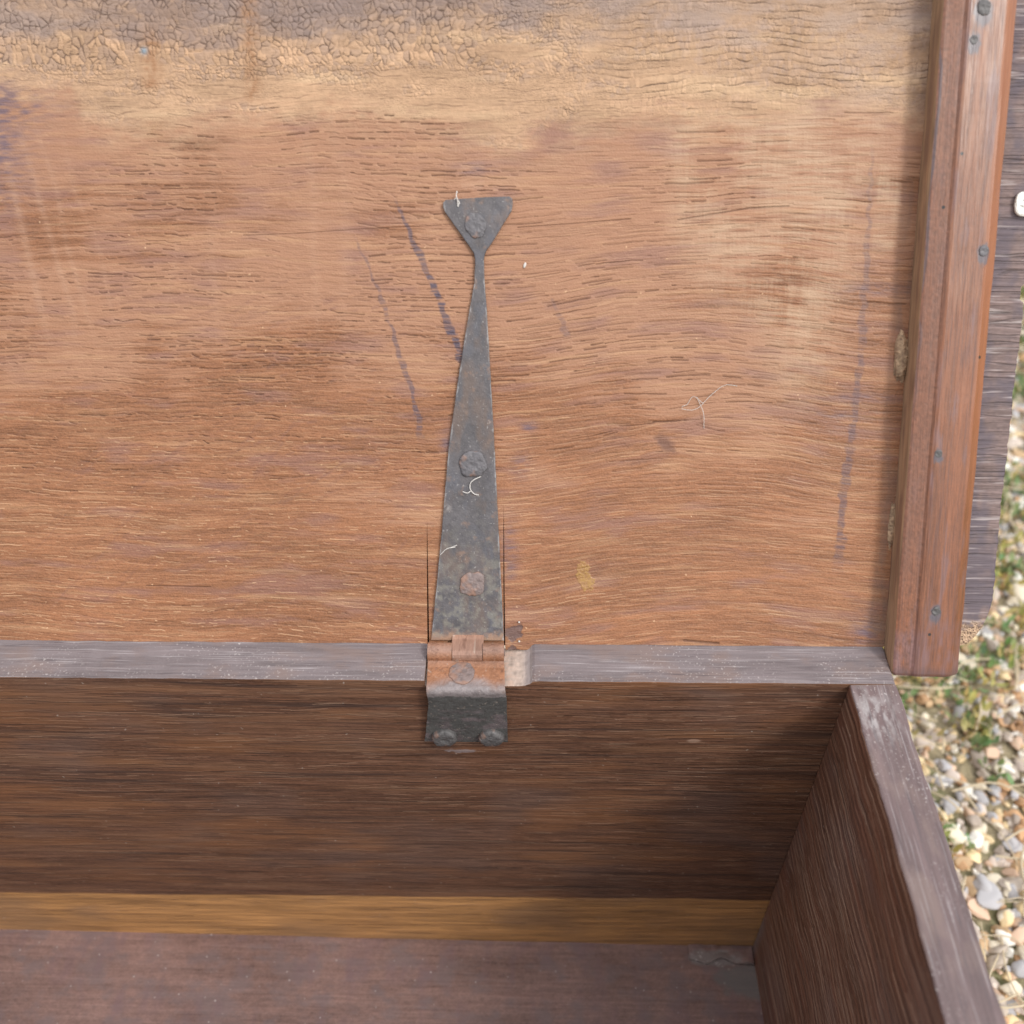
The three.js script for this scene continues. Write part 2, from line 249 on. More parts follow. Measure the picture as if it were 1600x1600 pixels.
    mixc(o, 0.52, 0.36, 0.24, raw); mulc(o, 1 + raw * 0.5 * fbm(x / 1.2, s / 1.2, 3)); mixc(o, 0.10, 0.06, 0.045, raw * sstep(0.42, 0.2, cell.d1) * clamp(0.3 + cell.id)); h += raw * (-0.5 * sstep(0.4, 0.15, cell.d1) + 0.3 * fbm(x, s, 3));
  }
  o[3] = clamp(h, -0.4, 1.6); o[4] = clamp(rough, 0.3, 1);
}
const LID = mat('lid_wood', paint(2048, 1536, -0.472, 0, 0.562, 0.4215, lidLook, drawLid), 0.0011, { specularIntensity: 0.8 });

// ---------------------------------------------------------------- wood: other boards
const specks = (o, x, y, dens, size, amt) => { worley(x / dens, y / dens, 0.95, 0.95); const r = size / dens * (0.5 + 0.5 * cell.id); if (cell.id > -0.2) mixc(o, 0.62, 0.58, 0.56, amt * sstep(r, r * 0.5, cell.d1)); };
function drawBack(g) {
  for (let i = 0; i < 6500; i++) {
    const x = rr(-640, 5), y = rr(-330, 2), pale = rnd() < 0.6, L = rr(3, 46) * (pale ? 0.5 : 1), p = [], a = rr(0, 9);
    const dense = gauss(x + 90, 130) * gauss(y + 40, 40) + 0.55; if (pale && rnd() > dense) continue;
    for (let k = 0; k <= 5; k++) p.push([x + L * k / 5, y + 1.6 * vn((x + L * k / 5) / 38 + 3, y / 60) + 0.5 * vn(a + k * 0.5, 3)]);
    stroke(g, pale ? 1 : 0, rr(0.12, 0.8), rr(0.22, pale ? 0.5 : 0.8), p);
  }
  for (let i = 0; i < 34; i++) { const y = rr(-245, -18), x0 = rr(-620, -60), L = rr(120, 420), p = []; for (let k = 0; k <= 24; k++) { const x = x0 + L * k / 24; p.push([x, y + 3 * vn(x / 70 + 3, y / 50) + 1.1 * vn(x / 16, y / 30)]); } for (let k = 0; k < 24; k++) { const f = clamp(0.5 + 1.2 * vn(k / 4, y)); stroke(g, 1, 0.5 * f, rr(0.4, 0.8), p.slice(k, k + 2)); stroke(g, 0, 0.5 * f, 0.7, p.slice(k, k + 2).map(([a, b]) => [a, b - 0.8])); } }
  for (let i = 0; i < 240; i++) { const x = rr(-600, 0), y = rr(-320, 0); stroke(g, 2, rr(0.3, 0.8), rr(0.3, 0.8), [[x, y], [x + rr(-0.7, 0.7), y + rr(-1, 1)]]); }
}
function backLook(x, y, o, m, k) {
  const v = y + 3 * vn(x / 150 + 4, y / 70) + 0.8 * vn(x / 40, y / 20), n1 = fbm(x / 120 + 3, v / 5, 4), n2 = fbm(x / 40, v / 1.2, 3), n3 = fbm(x / 55 + 20, y / 40, 3), n4 = fbm(x / 10, v / 0.5, 2);
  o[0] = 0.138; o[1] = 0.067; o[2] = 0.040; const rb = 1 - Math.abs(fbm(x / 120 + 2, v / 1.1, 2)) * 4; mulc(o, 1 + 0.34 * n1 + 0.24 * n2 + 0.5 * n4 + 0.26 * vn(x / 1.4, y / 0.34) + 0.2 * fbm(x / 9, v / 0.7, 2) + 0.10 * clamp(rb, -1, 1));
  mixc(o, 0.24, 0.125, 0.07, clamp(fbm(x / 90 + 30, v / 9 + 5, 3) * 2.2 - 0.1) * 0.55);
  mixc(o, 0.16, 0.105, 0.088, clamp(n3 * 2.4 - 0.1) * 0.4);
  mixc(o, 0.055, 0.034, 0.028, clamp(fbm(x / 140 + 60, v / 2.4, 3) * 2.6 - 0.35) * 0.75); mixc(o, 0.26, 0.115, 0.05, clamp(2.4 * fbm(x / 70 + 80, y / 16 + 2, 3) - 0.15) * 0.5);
  const y0 = -247 + 1.2 * vn(x / 60, 3) + 0.4 * vn(x / 9, 1), st = sstep(y0 + 1.4, y0 - 1.4, y);
  if (st > 0) { mixc(o, 0.54, 0.285, 0.11, st * 0.92); mulc(o, 1 + st * (0.5 * n2 + 0.3 * n1 + 0.3 * n4)); mixc(o, 0.20, 0.10, 0.04, st * clamp(2.6 * fbm(x / 70 + 40, v / 1.6, 3) - 0.35) * 0.6); mixc(o, 0.27, 0.165, 0.10, st * clamp(n3 * 2 + 0.2) * 0.5); }
  const dk = m[k] / 255, pl = m[k + 1] / 255, sp = m[k + 2] / 255;
  mixc(o, 0.04, 0.024, 0.02, dk * 0.7); mixc(o, 0.42, 0.27, 0.18, pl * 0.7); mixc(o, 0.6, 0.52, 0.46, sp * 0.7);
  const kn = Math.hypot((x + 76) / 4.5, (y + 54) / 1.9); mixc(o, 0.34, 0.22, 0.16, sstep(1.1, 0.6, kn) * 0.8);
  const sc = Math.hypot((x + 208) / 9, (y + 66) / 2.2) + 0.4 * vn(x / 2, y); mixc(o, 0.32, 0.29, 0.31, sstep(1.1, 0.6, sc) * 0.55);
  o[3] = 0.5 + 0.25 * n2 + 0.25 * n4 - 0.35 * dk + 0.2 * pl; o[4] = 0.55 + 0.25 * n2 + 0.1 * n3;
}
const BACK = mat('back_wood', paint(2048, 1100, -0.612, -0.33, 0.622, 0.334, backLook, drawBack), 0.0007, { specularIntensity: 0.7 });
function drawEnd(g) {                                 // u = z, v = y
  const flow = (z, y) => y + 0.10 * (z) * 0 + 9 * vn(z / 120 + 8, y / 80 + 2) + 3 * vn(z / 40 + 2, y / 28);
  for (let i = 0; i < 1500; i++) {
    const z = rr(-5, 260), y = rr(-330, 2), pale = rnd() < 0.5, L = rr(8, 70), p = [];
    for (let k = 0; k <= 6; k++) { const zz = z + L * k / 6; p.push([zz, y - (flow(zz, y) - flow(z, y)) + 0.22 * (zz - z) * sstep(-90, -190, y) * sstep(120, 20, zz)]); }
    stroke(g, pale ? 1 : 0, rr(0.1, 0.5), rr(0.5, pale ? 1.8 : 2.4), p);
  }
  for (let i = 0; i < 600; i++) { const z = rr(5, 120), y = rr(-220, -90), L = rr(3, 14); stroke(g, 1, rr(0.15, 0.5), rr(0.3, 0.8), [[z, y], [z + L, y + L * 0.35]]); }
  for (let i = 0; i < 120; i++) { const x = rr(0, 250), y = rr(-320, 0); stroke(g, 2, rr(0.3, 0.8), rr(0.4, 0.9), [[x, y], [x + 0.4, y]]); }
}
function endLook(z, y, o, m, k) {
  const v = y + 9 * vn(z / 120 + 8, y / 80 + 2) + 3 * vn(z / 40 + 2, y / 28), n1 = fbm(z / 110, v / 4, 4), n2 = fbm(z / 35, v / 1.1, 3), n3 = fbm(z / 50 + 9, y / 40, 3);
  o[0] = 0.160; o[1] = 0.075; o[2] = 0.046; const rib = Math.sin(v * 0.95 + 1.6 * vn(z / 90, y / 40) + 1.0 * vn(v / 9, 3)); mulc(o, 1 + 0.4 * n1 + 0.34 * n2 + 0.24 * vn(z / 1.2, y / 0.4) + 0.2 * fbm(z / 9, v / 0.8, 2)); mixc(o, 0.36, 0.22, 0.15, sstep(0.3, 1, rib) * clamp(0.55 + 1.8 * fbm(z / 50, y / 14 + 9, 3)) * 0.62); mixc(o, 0.10, 0.05, 0.035, sstep(0.2, 1, -rib) * 0.4);
  mixc(o, 0.17, 0.115, 0.105, clamp(n3 * 2.2) * 0.45); mixc(o, 0.22, 0.09, 0.055, clamp(fbm(z / 80 + 4, v / 7, 3) * 2) * 0.5);
  mixc(o, 0.20, 0.165, 0.165, sstep(14, 2, z) * sstep(-255, -285, y) * 0.7);
  const dk = m[k] / 255, pl = m[k + 1] / 255, sp = m[k + 2] / 255;
  mixc(o, 0.055, 0.033, 0.028, dk * 0.5); mixc(o, 0.50, 0.35, 0.26, pl * 0.6); mixc(o, 0.6, 0.54, 0.5, sp * 0.7);
  o[3] = 0.5 + 0.3 * n2 + 0.2 * n1 - 0.3 * dk + 0.3 * pl; o[4] = 0.55 + 0.2 * n2;
}
const END = mat('end_wood', paint(1024, 1024, -0.01, -0.335, 0.4, 0.34, endLook, drawEnd), 0.0009, { specularIntensity: 0.7 });
function rimLook(along) {
  return (x, z, o) => {
    const a = along ? x : z, c = along ? z : x, n1 = fbm(a / 50 + 3, c / 5, 4), n2 = fbm(a / 22, c / 1.1, 3), n3 = fbm(a / 16 + 40, c / 9, 4), n4 = vn(a / 0.6, c / 0.5);
    if (along) { o[0] = 0.180; o[1] = 0.152; o[2] = 0.157; } else { o[0] = 0.150; o[1] = 0.108; o[2] = 0.108; }
    mulc(o, 1 + 0.28 * n1 + 0.26 * n2 + 0.05 * n4); mixc(o, 0.21, 0.155, 0.14, clamp(n3 * 2.2) * 0.7);
    mixc(o, 0.10, 0.082, 0.088, clamp(3 * fbm(a / 18 + 9, c / 0.8 + 4, 3) - 0.85) * 0.8);
    mixc(o, 0.42, 0.39, 0.40, clamp(3 * fbm(a / 30 + 77, c / 0.7 + 14, 3) - 0.8) * 0.6);
    const near = clamp(0.3 + 2.2 * fbm(a / 30 + 11, c / 20 + 2, 3)); const sx = x + 0.5 * vn(x, z), sz = z + 0.5 * vn(x + 7, z); specks(o, sx, sz, 2.1, 0.5, 0.4 * near); specks(o, sx + 50, sz + 9, 5.3, 0.8, 0.5 * near * clamp(0.5 + vn(x / 3, z / 3)));
    if (!along) { const li = gauss(z - 20, 11) * gauss(x - 9, 7); mixc(o, 0.42, 0.40, 0.40, li * clamp(0.4 + 1.6 * fbm(x / 2, z / 5, 3)) * 0.8); mixc(o, 0.30, 0.2, 0.13, 0.6 * gauss(z + 1, 0.9)); }
    o[3] = 0.5 + 0.3 * n2 + 0.15 * n1 + 0.05 * n4; o[4] = 0.62 + 0.15 * n1;
  };
}
const RIM_BACK = mat('back_rim_wood', paint(2048, 128, -0.5, -0.028, 0.54, 0.034, rimLook(true)), 0.0004, { specularIntensity: 0.8 });
const RIM_END = mat('end_rim_wood', paint(160, 1024, -0.004, -0.03, 0.034, 0.25, rimLook(false)), 0.0004, { specularIntensity: 0.8 });
const FLOOR = mat('floor_wood', paint(1536, 256, -0.62, -0.01, 0.64, 0.107, (x, z, o) => {
  const n1 = fbm(x / 45, z / 20, 4), n2 = fbm(x / 60 + 5, z / 2, 3), n3 = fbm(x / 12 + 30, z / 9, 4);
  o[0] = 0.195; o[1] = 0.118; o[2] = 0.102; mulc(o, 1 + 0.3 * n1 + 0.25 * n2 + 0.22 * fbm(x / 14, z / 0.7, 3) + 0.18 * vn(x / 0.9, z / 0.5) + 0.2 * fbm(x / 3, z / 2, 3));
  mixc(o, 0.155, 0.118, 0.122, clamp(n3 * 2 + 0.1) * 0.55); mixc(o, 0.16, 0.10, 0.11, clamp(1.6 * fbm(x / 9 + 3, z / 26, 3) - 0.1) * 0.55);
  const p = sstep(1.1, 0.7, Math.hypot((x + 6) / 26, (z - 26) / 14) + 0.3 * fbm(x / 6, z / 6, 3)); mixc(o, 0.15, 0.145, 0.14, p * 0.75);
  const rot = sstep(1.1, 0.6, Math.hypot((x + 30) / 24, (z - 10) / 6) + 0.45 * fbm(x / 5, z / 4, 3)); mixc(o, 0.2, 0.165, 0.155, rot); 
  specks(o, x, z, 11, 0.8, 0.6 * clamp(0.4 + 2 * n3)); if (rot > 0.05) specks(o, x, z, 2.2, 0.8, 0.5 * rot * clamp(0.3 + 2 * fbm(x / 4, z / 3, 2)));
  o[3] = 0.5 + 0.2 * n2 + 0.2 * n3 - 0.25 * rot; o[4] = 0.5 + 0.2 * n1;
}), 0.0006, { specularIntensity: 0.9 });
// batten: x across, s along (mm, lid axes)
const BATTEN = mat('batten_wood', paint(192, 1536, 0.022, -0.014, 0.044, 0.44, (x, s, o, m, k) => {
  const c = x - 24, left = sstep(13.0, 10.0, c + 1.4 * fbm(s / 9, c / 4, 3)), n1 = fbm(c / 4 + 2, s / 70, 4), n2 = fbm(c / 0.9, s / 26, 3), n3 = fbm(c / 0.5, s / 7, 3), n4 = fbm(c / 14, s / 50 + 8, 3);
  o[0] = 0.205; o[1] = 0.072; o[2] = 0.029; mulc(o, 1 + 0.3 * n1 + 0.22 * n2 + 0.3 * n3 + 0.12 * vn(c / 0.4, s / 0.7));
  mixc(o, 0.37, 0.19, 0.115, clamp(sstep(0.35, 0.95, (s - 60) / 280 + n4 * 0.8) * 0.85) * clamp(0.6 + 1.3 * n2) * 0.7);       // paler, pinker higher up
  mixc(o, 0.19, 0.115, 0.118, clamp(3.0 * fbm(c / 3.2 + 20, s / 22 + 3, 4) - 0.6) * 0.6); mixc(o, 0.19, 0.10, 0.095, sstep(26, 8, s + 9 * n2) * clamp(0.35 + 1.8 * fbm(c / 3 + 70, s / 9, 3)) * 0.8);             // purple stains
  mixc(o, 0.13, 0.055, 0.038, clamp(3.4 * fbm(c / 0.6 + 50, s / 20, 3) - 0.5) * 0.7);
  if (left > 0) { const g = fbm(c / 1.2 + 5, s / 1.6, 3); mixc(o, 0.185, 0.078, 0.046, left * 0.75 * sstep(5, 60, s + 20 * n4)); mulc(o, 1 + left * 0.35 * g); }
  mixc(o, 0.33, 0.115, 0.042, sstep(29, 30.5, c) * sstep(40, 160, s) * 0.65);
  mixc(o, 0.10, 0.085, 0.10, 0.7 * sstep(0.5, 0, Math.abs(c - 1 + 1.5 * vn(s / 14, 4)) - 0.4) * sstep(70, 250, s));
  for (const [nx, ns, r] of [[43, 322, 5], [40, 308, 3.4], [53, 210, 3.6], [39, 109, 2.6], [44.6, 25.3, 3.2]]) { if (Math.abs(s - ns) > 20) continue; const d = Math.hypot(x - nx, (s - ns + 1.6) * 0.62) + 0.8 * vn(x, s / 2); mixc(o, 0.09, 0.085, 0.105, sstep(r * 1.15, r * 0.6, d) * 0.85); }
  for (const [nx, ns] of [[38.4, 256], [32.1, 231], [42, 12.5], [56, 158]]) mixc(o, 0.01, 0.008, 0.008, sstep(1.0, 0.6, Math.hypot(x - nx, s - ns)));
  mixc(o, 0.09, 0.05, 0.05, sstep(-4, -10, s + 1.2 * vn(x / 3, 2)) * 0.6);
  o[3] = 0.5 + 0.2 * n2 + 0.2 * n3 + left * 0.2 * fbm(c / 1.2 + 5, s / 1.6, 3); o[4] = 0.4 + 0.14 * n1 + 0.14 * n3 + 0.25 * left;
}), 0.0006, { specularIntensity: 1, clearcoat: 0.6, clearcoatRoughness: 0.27 });
const BATTEN_SIDE = mat('batten_side_wood', paint(64, 1024, 0, -0.014, 0.02, 0.44, (d, s, o) => {
  const n1 = fbm(d / 3, s / 40, 4), n2 = fbm(d / 0.8, s / 12, 3); o[0] = 0.36; o[1] = 0.225; o[2] = 0.135; mulc(o, 1 + 0.4 * n1 + 0.35 * n2);
  mixc(o, 0.2, 0.115, 0.08, clamp(2 * fbm(d / 5 + 9, s / 24, 3)) * 0.7); o[3] = 0.5 + 0.3 * n2; o[4] = 0.75;
}), 0.0005);
// plain board faces that only show from elsewhere
const PLAIN = mat('outer_wood', paint(512, 512, 0, 0, 0.5, 0.4, (x, y, o) => { const n = fbm(x / 90, y / 5, 4), n2 = fbm(x / 30, y / 1.2, 3); o[0] = 0.15; o[1] = 0.085; o[2] = 0.06; mulc(o, 1 + 0.5 * n + 0.35 * n2); o[3] = 0.5 + 0.3 * n2; o[4] = 0.6; }), 0.0006);

// ---------------------------------------------------------------- iron
const EDGE_L = [[2, -224.2], [30, -221.2], [66, -217.6], [108, -213.8], [162, -205.7], [195, -199.9], [209, -200.3], [212, -202.6], [229, -214.8], [237, -215.7]], EDGE_R = [[2, -184.1], [30, -185.4], [66, -187.2], [108, -189.3], [162, -192.4], [195, -194.7], [208, -194.6], [212, -192.1], [230, -181], [237, -180.3]];
function strapLook(x, s, o) {
  const n1 = fbm(x / 9 + 3, s / 12, 4), n2 = fbm(x / 2.2, s / 2.2 + 8, 4), n3 = vn(x / 0.5, s / 0.5);
  o[0] = 0.112; o[1] = 0.104; o[2] = 0.109; mulc(o, 1 + 0.25 * n1 + 0.18 * n2 + 0.08 * n3);
  mixc(o, 0.125, 0.13, 0.155, clamp(2 * fbm(x / 6 + 40, s / 9, 3)) * 0.45); mixc(o, 0.17, 0.12, 0.095, clamp(2.2 * fbm(x / 7 + 140, s / 16, 4)) * 0.6);
  mixc(o, 0.25, 0.165, 0.125, clamp(3 * fbm(x / 4 + 80, s / 4 + 3, 4) - 0.95) * 0.7);
  const low = sstep(85, 20, s + 14 * n1);
  mixc(o, 0.24, 0.225, 0.19, low * clamp(2.6 * fbm(x / 3 + 11, s / 3, 4) + 0.15) * 0.6);
  mixc(o, 0.08, 0.074, 0.08, clamp(2.8 * fbm(x / 3.5 + 60, s / 4 + 20, 4) - 0.75) * 0.5);
  mixc(o, 0.42, 0.25, 0.16, sstep(9, 3.5, s + 3 * n2) * 0.7);
  mixc(o, 0.5, 0.48, 0.46, clamp(4 * vn(x / 0.7 + 5, s / 0.7) - 3.1) * 0.7);
  mixc(o, 0.55, 0.52, 0.5, 0.7 * gauss(x + 217, 2.2) * gauss(s - 77, 1.2) * clamp(0.6 + 2 * n2));
  const eL = lerpList(EDGE_L, s), eR = lerpList(EDGE_R, s), ed = Math.min(x - eL, eR - x); mixc(o, 0.34, 0.33, 0.33, sstep(0.75, 0.15, ed + 0.5 * vn(x / 0.6, s / 1.5)) * clamp(0.45 + 1.4 * vn(s / 5, x / 9)) * 0.7);
  o[3] = 0.5 + 0.12 * n2 + 0.22 * n1 + 0.05 * n3; o[4] = 0.40 + 0.2 * n2;
}
const STRAP = mat('strap_iron', paint(384, 1280, -0.236, -0.01, 0.076, 0.26, strapLook), 0.0006, { metalness: 0.15 });
function leafLook(x, l, o) {                          // l: mm down from the barrel along the plate
  const n1 = fbm(x / 9 + 13, l / 9, 4), n2 = fbm(x / 1.8, l / 1.8 + 8, 4), n3 = vn(x / 0.45, l / 0.45), q = l + 5 * n1 + 1.5 * n2 + 3 * gauss(x + 205, 9) - 2;
  o[0] = 0.23; o[1] = 0.20; o[2] = 0.20;                                                        // bare grey
  mixc(o, 0.34, 0.150, 0.072, sstep(24, 14, q) * (0.92 - 0.35 * gauss(l - 3, 3)));                  // orange rust by the barrel
  mixc(o, 0.085, 0.085, 0.082, sstep(28.6, 30.4, l + 1.6 * n2 + 1.6 * n1));                           // dark below the bend, partly the shade of that face painted in
  mixc(o, 0.16, 0.13, 0.135, sstep(40, 46, l) * clamp(0.2 + 2.2 * fbm(x / 6 + 50, l / 4, 4)) * 0.8);
  mulc(o, 1 + 0.22 * n1 + 0.25 * n2 + 0.07 * n3);
  mixc(o, 0.13, 0.06, 0.04, clamp(3 * fbm(x / 2.5 + 30, l / 2 + 5, 4) - 0.7) * sstep(26, 12, l) * 0.7);
  mixc(o, 0.45, 0.36, 0.3, clamp(4 * fbm(x / 1.5 + 4, l / 1.5, 2) - 1.5) * 0.5);
  o[3] = 0.5 + 0.35 * n2 + 0.15 * n1 + 0.08 * n3; o[4] = 0.6 + 0.15 * n2;
}
const LEAF = mat('leaf_iron', paint(512, 640, -0.234, -0.012, 0.056, 0.1, leafLook), 0.0006, { metalness: 0.1 });
const nailLook = (r, g, b, rust) => (x, y, o) => { const n = fbm(x / 1.6, y / 1.6, 4), n2 = fbm(x / 4 + 5, y / 4, 3); o[0] = r; o[1] = g; o[2] = b; mulc(o, 1 + 0.28 * n + 0.25 * n2); mixc(o, 0.30, 0.17, 0.12, clamp(rust + 2.4 * n2) * 0.75); o[3] = 0.5 + 0.5 * n; o[4] = 0.55 + 0.2 * n; };
const NAIL_A = mat('nail_iron', paint(160, 160, -0.02, -0.02, 0.04, 0.04, nailLook(0.135, 0.128, 0.137, -0.35)), 0.0006, { metalness: 0.15 });
const NAIL_B = mat('rusty_nail_iron', paint(160, 160, -0.02, -0.02, 0.04, 0.04, nailLook(0.22, 0.17, 0.16, 0.35)), 0.0006, { metalness: 0.1 });
const NAIL_C = mat('black_nail_iron', paint(160, 160, -0.02, -0.02, 0.04, 0.04, nailLook(0.11, 0.105, 0.105, -0.35)), 0.0007, { metalness: 0.15 });

// ---------------------------------------------------------------- the chest
const BX = -0.44, BZ = 0.175;                         // the middle of the chest's footprint
const chest = new THREE.Group(); chest.name = 'wooden_chest'; chest.position.set(BX, 0, BZ);
chest.userData = { label: 'old brown oak chest with its lid leaning open on an iron strap hinge', category: 'chest' };
scene.add(chest);
const LEAN = 0.57306, TB = 0.02573;
const lidM = new THREE.Matrix4().makeBasis(new THREE.Vector3(1, 0, 0), new THREE.Vector3(0, Math.cos(LEAN), -Math.sin(LEAN)), new THREE.Vector3(0, Math.sin(LEAN), Math.cos(LEAN))).setPosition(0, 0, -TB);
function put(name, geo, m, parent, onLid, label) {
  if (onLid) geo.applyMatrix4(lidM);
  geo.translate(-BX, RIM, -BZ);
  const o = new THREE.Mesh(geo, m); o.name = name; o.castShadow = o.receiveShadow = true; if (label) o.userData.label = label;
  parent.add(o); return o;
}
const loose = (name, geo, m, label, category) => { geo.applyMatrix4(lidM); geo.translate(0, RIM, 0); geo.computeBoundingBox(); const c = geo.boundingBox.getCenter(new THREE.Vector3()); c.y = geo.boundingBox.min.y; geo.translate(-c.x, -c.y, -c.z); const o = new THREE.Mesh(geo, m); o.name = name; o.position.copy(c); o.userData = { label, category }; o.castShadow = o.receiveShadow = true; scene.add(o); return o; };
const group = (name, parent, label) => { const g = new THREE.Group(); g.name = name; if (label) g.userData.label = label; parent.add(g); return g; };
const setUV = (geo, f) => { const p = geo.attributes.position, n = geo.attributes.normal, u = new Float32Array(p.count * 2); for (let i = 0; i < p.count; i++) { const [a, b] = f(p.getX(i), p.getY(i), p.getZ(i), n.getX(i), n.getY(i), n.getZ(i)); u[2 * i] = a; u[2 * i + 1] = b; } geo.setAttribute('uv', new THREE.BufferAttribute(u, 2)); return geo; };

// lid board: outline in the lid's axes, with the two saw cuts that the hinge was let into
{
  const P = [[-0.98, -0.0008], [-0.2264, -0.0008], [-0.22625, 0.034], [-0.22605, 0.058], [-0.22585, 0.0695], [-0.2257, 0.058], [-0.22555, 0.034], [-0.2253, -0.0035], [-0.1841, -0.0035], [-0.1845, 0.034], [-0.1846, 0.062], [-0.18445, 0.0792], [-0.1842, 0.062], [-0.1839, 0.034], [-0.1833, -0.0035], [-0.1700, -0.0035], [-0.1685, -0.0008], [0.0235, -0.0008], [0.0255, 0.0005], [0.066, 0.0005]];
  const curve = [[0.0705, 0.0022], [0.0745, 0.0065], [0.0776, 0.0112], [0.0800, 0.0172], [0.0812, 0.0224]];
  for (const [x, y] of curve) P.push([x + rr(-0.0004, 0.0004), y]);
  for (let s = 0.0255; s < 0.43; s += 0.0016) { const nick = vn(s * 260, 5) * 0.00045 + vn(s * 900, 8) * 0.00028 - (s > 0.186 && s < 0.1935 ? 0.0024 : 0); P.push([lerpList([[0.02, 0.0815], [0.04, 0.0822], [0.0756, 0.0817], [0.13, 0.0826], [0.1767, 0.0836], [0.2, 0.0838], [0.45, 0.0850]], s) + nick, s]); }
  P.push([0.085, 0.43], [-0.98, 0.43]);
  const layer = (Q, z0, z1) => { const e = new THREE.ExtrudeGeometry(new THREE.Shape(Q.map(([x, y]) => new THREE.Vector2(x, y))), { depth: z1 - z0, bevelEnabled: false }); e.translate(0, 0, z0); return e; };
  // the saw cuts go only part of the way through the board
  const g = mergeGeometries([layer(P, -0.0075, 0), layer([...P.slice(0, 1), ...P.slice(14)], -0.019, -0.0076)]);
  setUV(g, (x, y, z, nx) => Math.abs(nx) > 0.6 ? [x + z * 0.4, y] : [x, y + (z < -0.001 && Math.abs(nx) < 0.6 ? z * 0.3 : 0)]);
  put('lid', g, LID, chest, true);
}
// batten: moulded profile along the lid's end
function sweep(profile, s0, s1, n, wob) {              // profile (x, off) closed, along s; ends rounded over
  const g = [], pos = [], idx = [], m = profile.length, uv = [];
  const rows = []; const ends = [[0, 0.9], [0.0006, 0.96], [0.0016, 1]];
  for (const [d, k] of ends) rows.push([s0 + d, k]); for (let i = 1; i < n; i++) rows.push([s0 + 0.0016 + (s1 - s0 - 0.0032) * i / n, 1]); for (const [d, k] of ends.slice().reverse()) rows.push([s1 - d, k]);
  const cx = profile.reduce((a, p) => a + p[0], 0) / m;
  rows.forEach(([s, k]) => { for (let i = 0; i <= m; i++) { const [x, z] = profile[i % m]; const w = wob * vn(s * 70, i * 3.1); pos.push(cx + (x - cx) * (0.5 + 0.5 * k) + w, s, z > 0.001 ? z * (0.65 + 0.35 * k) + w * 0.6 : z); } });
  const M = m + 1; for (let r = 0; r < rows.length - 1; r++) for (let i = 0; i < m; i++) { const a = r * M + i, b = a + 1, c = a + M, d = c + 1; idx.push(a, b, d, a, d, c); }
  const cap = (r, flip) => { const c = pos.length / 3; pos.push(cx, rows[r][0], 0.006); for (let i = 0; i < m; i++) { const a = r * M + i, b = a + 1; flip ? idx.push(c, a, b) : idx.push(c, b, a); } };
  cap(0, false); cap(rows.length - 1, true);
  const geo = new THREE.BufferGeometry(); geo.setAttribute('position', new THREE.Float32BufferAttribute(pos, 3)); geo.setIndex(idx);
  const flat = geo.toNonIndexed(); flat.computeVertexNormals(); return flat;
}
{
  // front, seen with the left band sloping back, a flat and a chamfer on the right
  const prof = [[0.0253, 0], [0.0246, 0.0135], [0.0250, 0.0148], [0.0262, 0.0154], [0.0345, 0.0163], [0.0358, 0.0172], [0.0372, 0.0176], [0.0538, 0.0176], [0.0552, 0.0172], [0.0600, 0.0140], [0.0606, 0.0132], [0.0609, 0]];
  const both = sweep(prof, -0.0112, 0.425, 90, 0.00022);
  const p = both.attributes.position, n = both.attributes.normal, side = [], face = [];
  for (let t = 0; t < p.count; t += 3) (n.getX(t) < -0.8 ? side : face).push(t);
  const pick = (L, f) => { const q = new Float32Array(L.length * 9), u = new Float32Array(L.length * 6), N = new Float32Array(L.length * 9); L.forEach((t, i) => { for (let k = 0; k < 3; k++) { const x = p.getX(t + k), y = p.getY(t + k), z = p.getZ(t + k); q.set([x, y, z], i * 9 + k * 3); N.set([n.getX(t), n.getY(t), n.getZ(t)], i * 9 + k * 3); u.set(f(x, y, z, n.getX(t), n.getY(t)), i * 6 + k * 2); } }); const g = new THREE.BufferGeometry(); g.setAttribute('position', new THREE.BufferAttribute(q, 3)); g.setAttribute('normal', new THREE.BufferAttribute(N, 3)); g.setAttribute('uv', new THREE.BufferAttribute(u, 2)); return g; };
  const A = pick(face, (x, y, z, nx, ny) => nx > 0.8 ? [x + (0.0132 - z), y] : ny < -0.7 ? [x, y + z * 0.5] : [x, y]), B = pick(side, (x, y, z) => [z, y]);
  const merged = mergeGeometries([A, B], true);
  const batten = put('batten', merged, [BATTEN, BATTEN_SIDE], chest, true);
  for (const [x, s, r, m] of [[0.0431, 0.3222, 0.0033, NAIL_C], [0.0398, 0.308, 0.0019, NAIL_C], [0.0531, 0.2101, 0.0024, NAIL_A], [0.0389, 0.109, 0.0019, NAIL_C], [0.0446, 0.0253, 0.0023, NAIL_C]]) {
    const g = nailHead(r, r * 0.28, x * 999, 1.1); g.translate(x, s, x > 0.05 ? 0.0176 : 0.0174); put('nail', g, m, batten, true);
  }
  const left = sweep(prof.map(([x, z]) => [-0.9 - 0.0262 - (x - 0.0253) , z]).reverse(), -0.0112, 0.425, 20, 0.0002); setUV(left, (x, y) => [x + 0.97, y]);
  put('batten', left, BATTEN, chest, true);
}
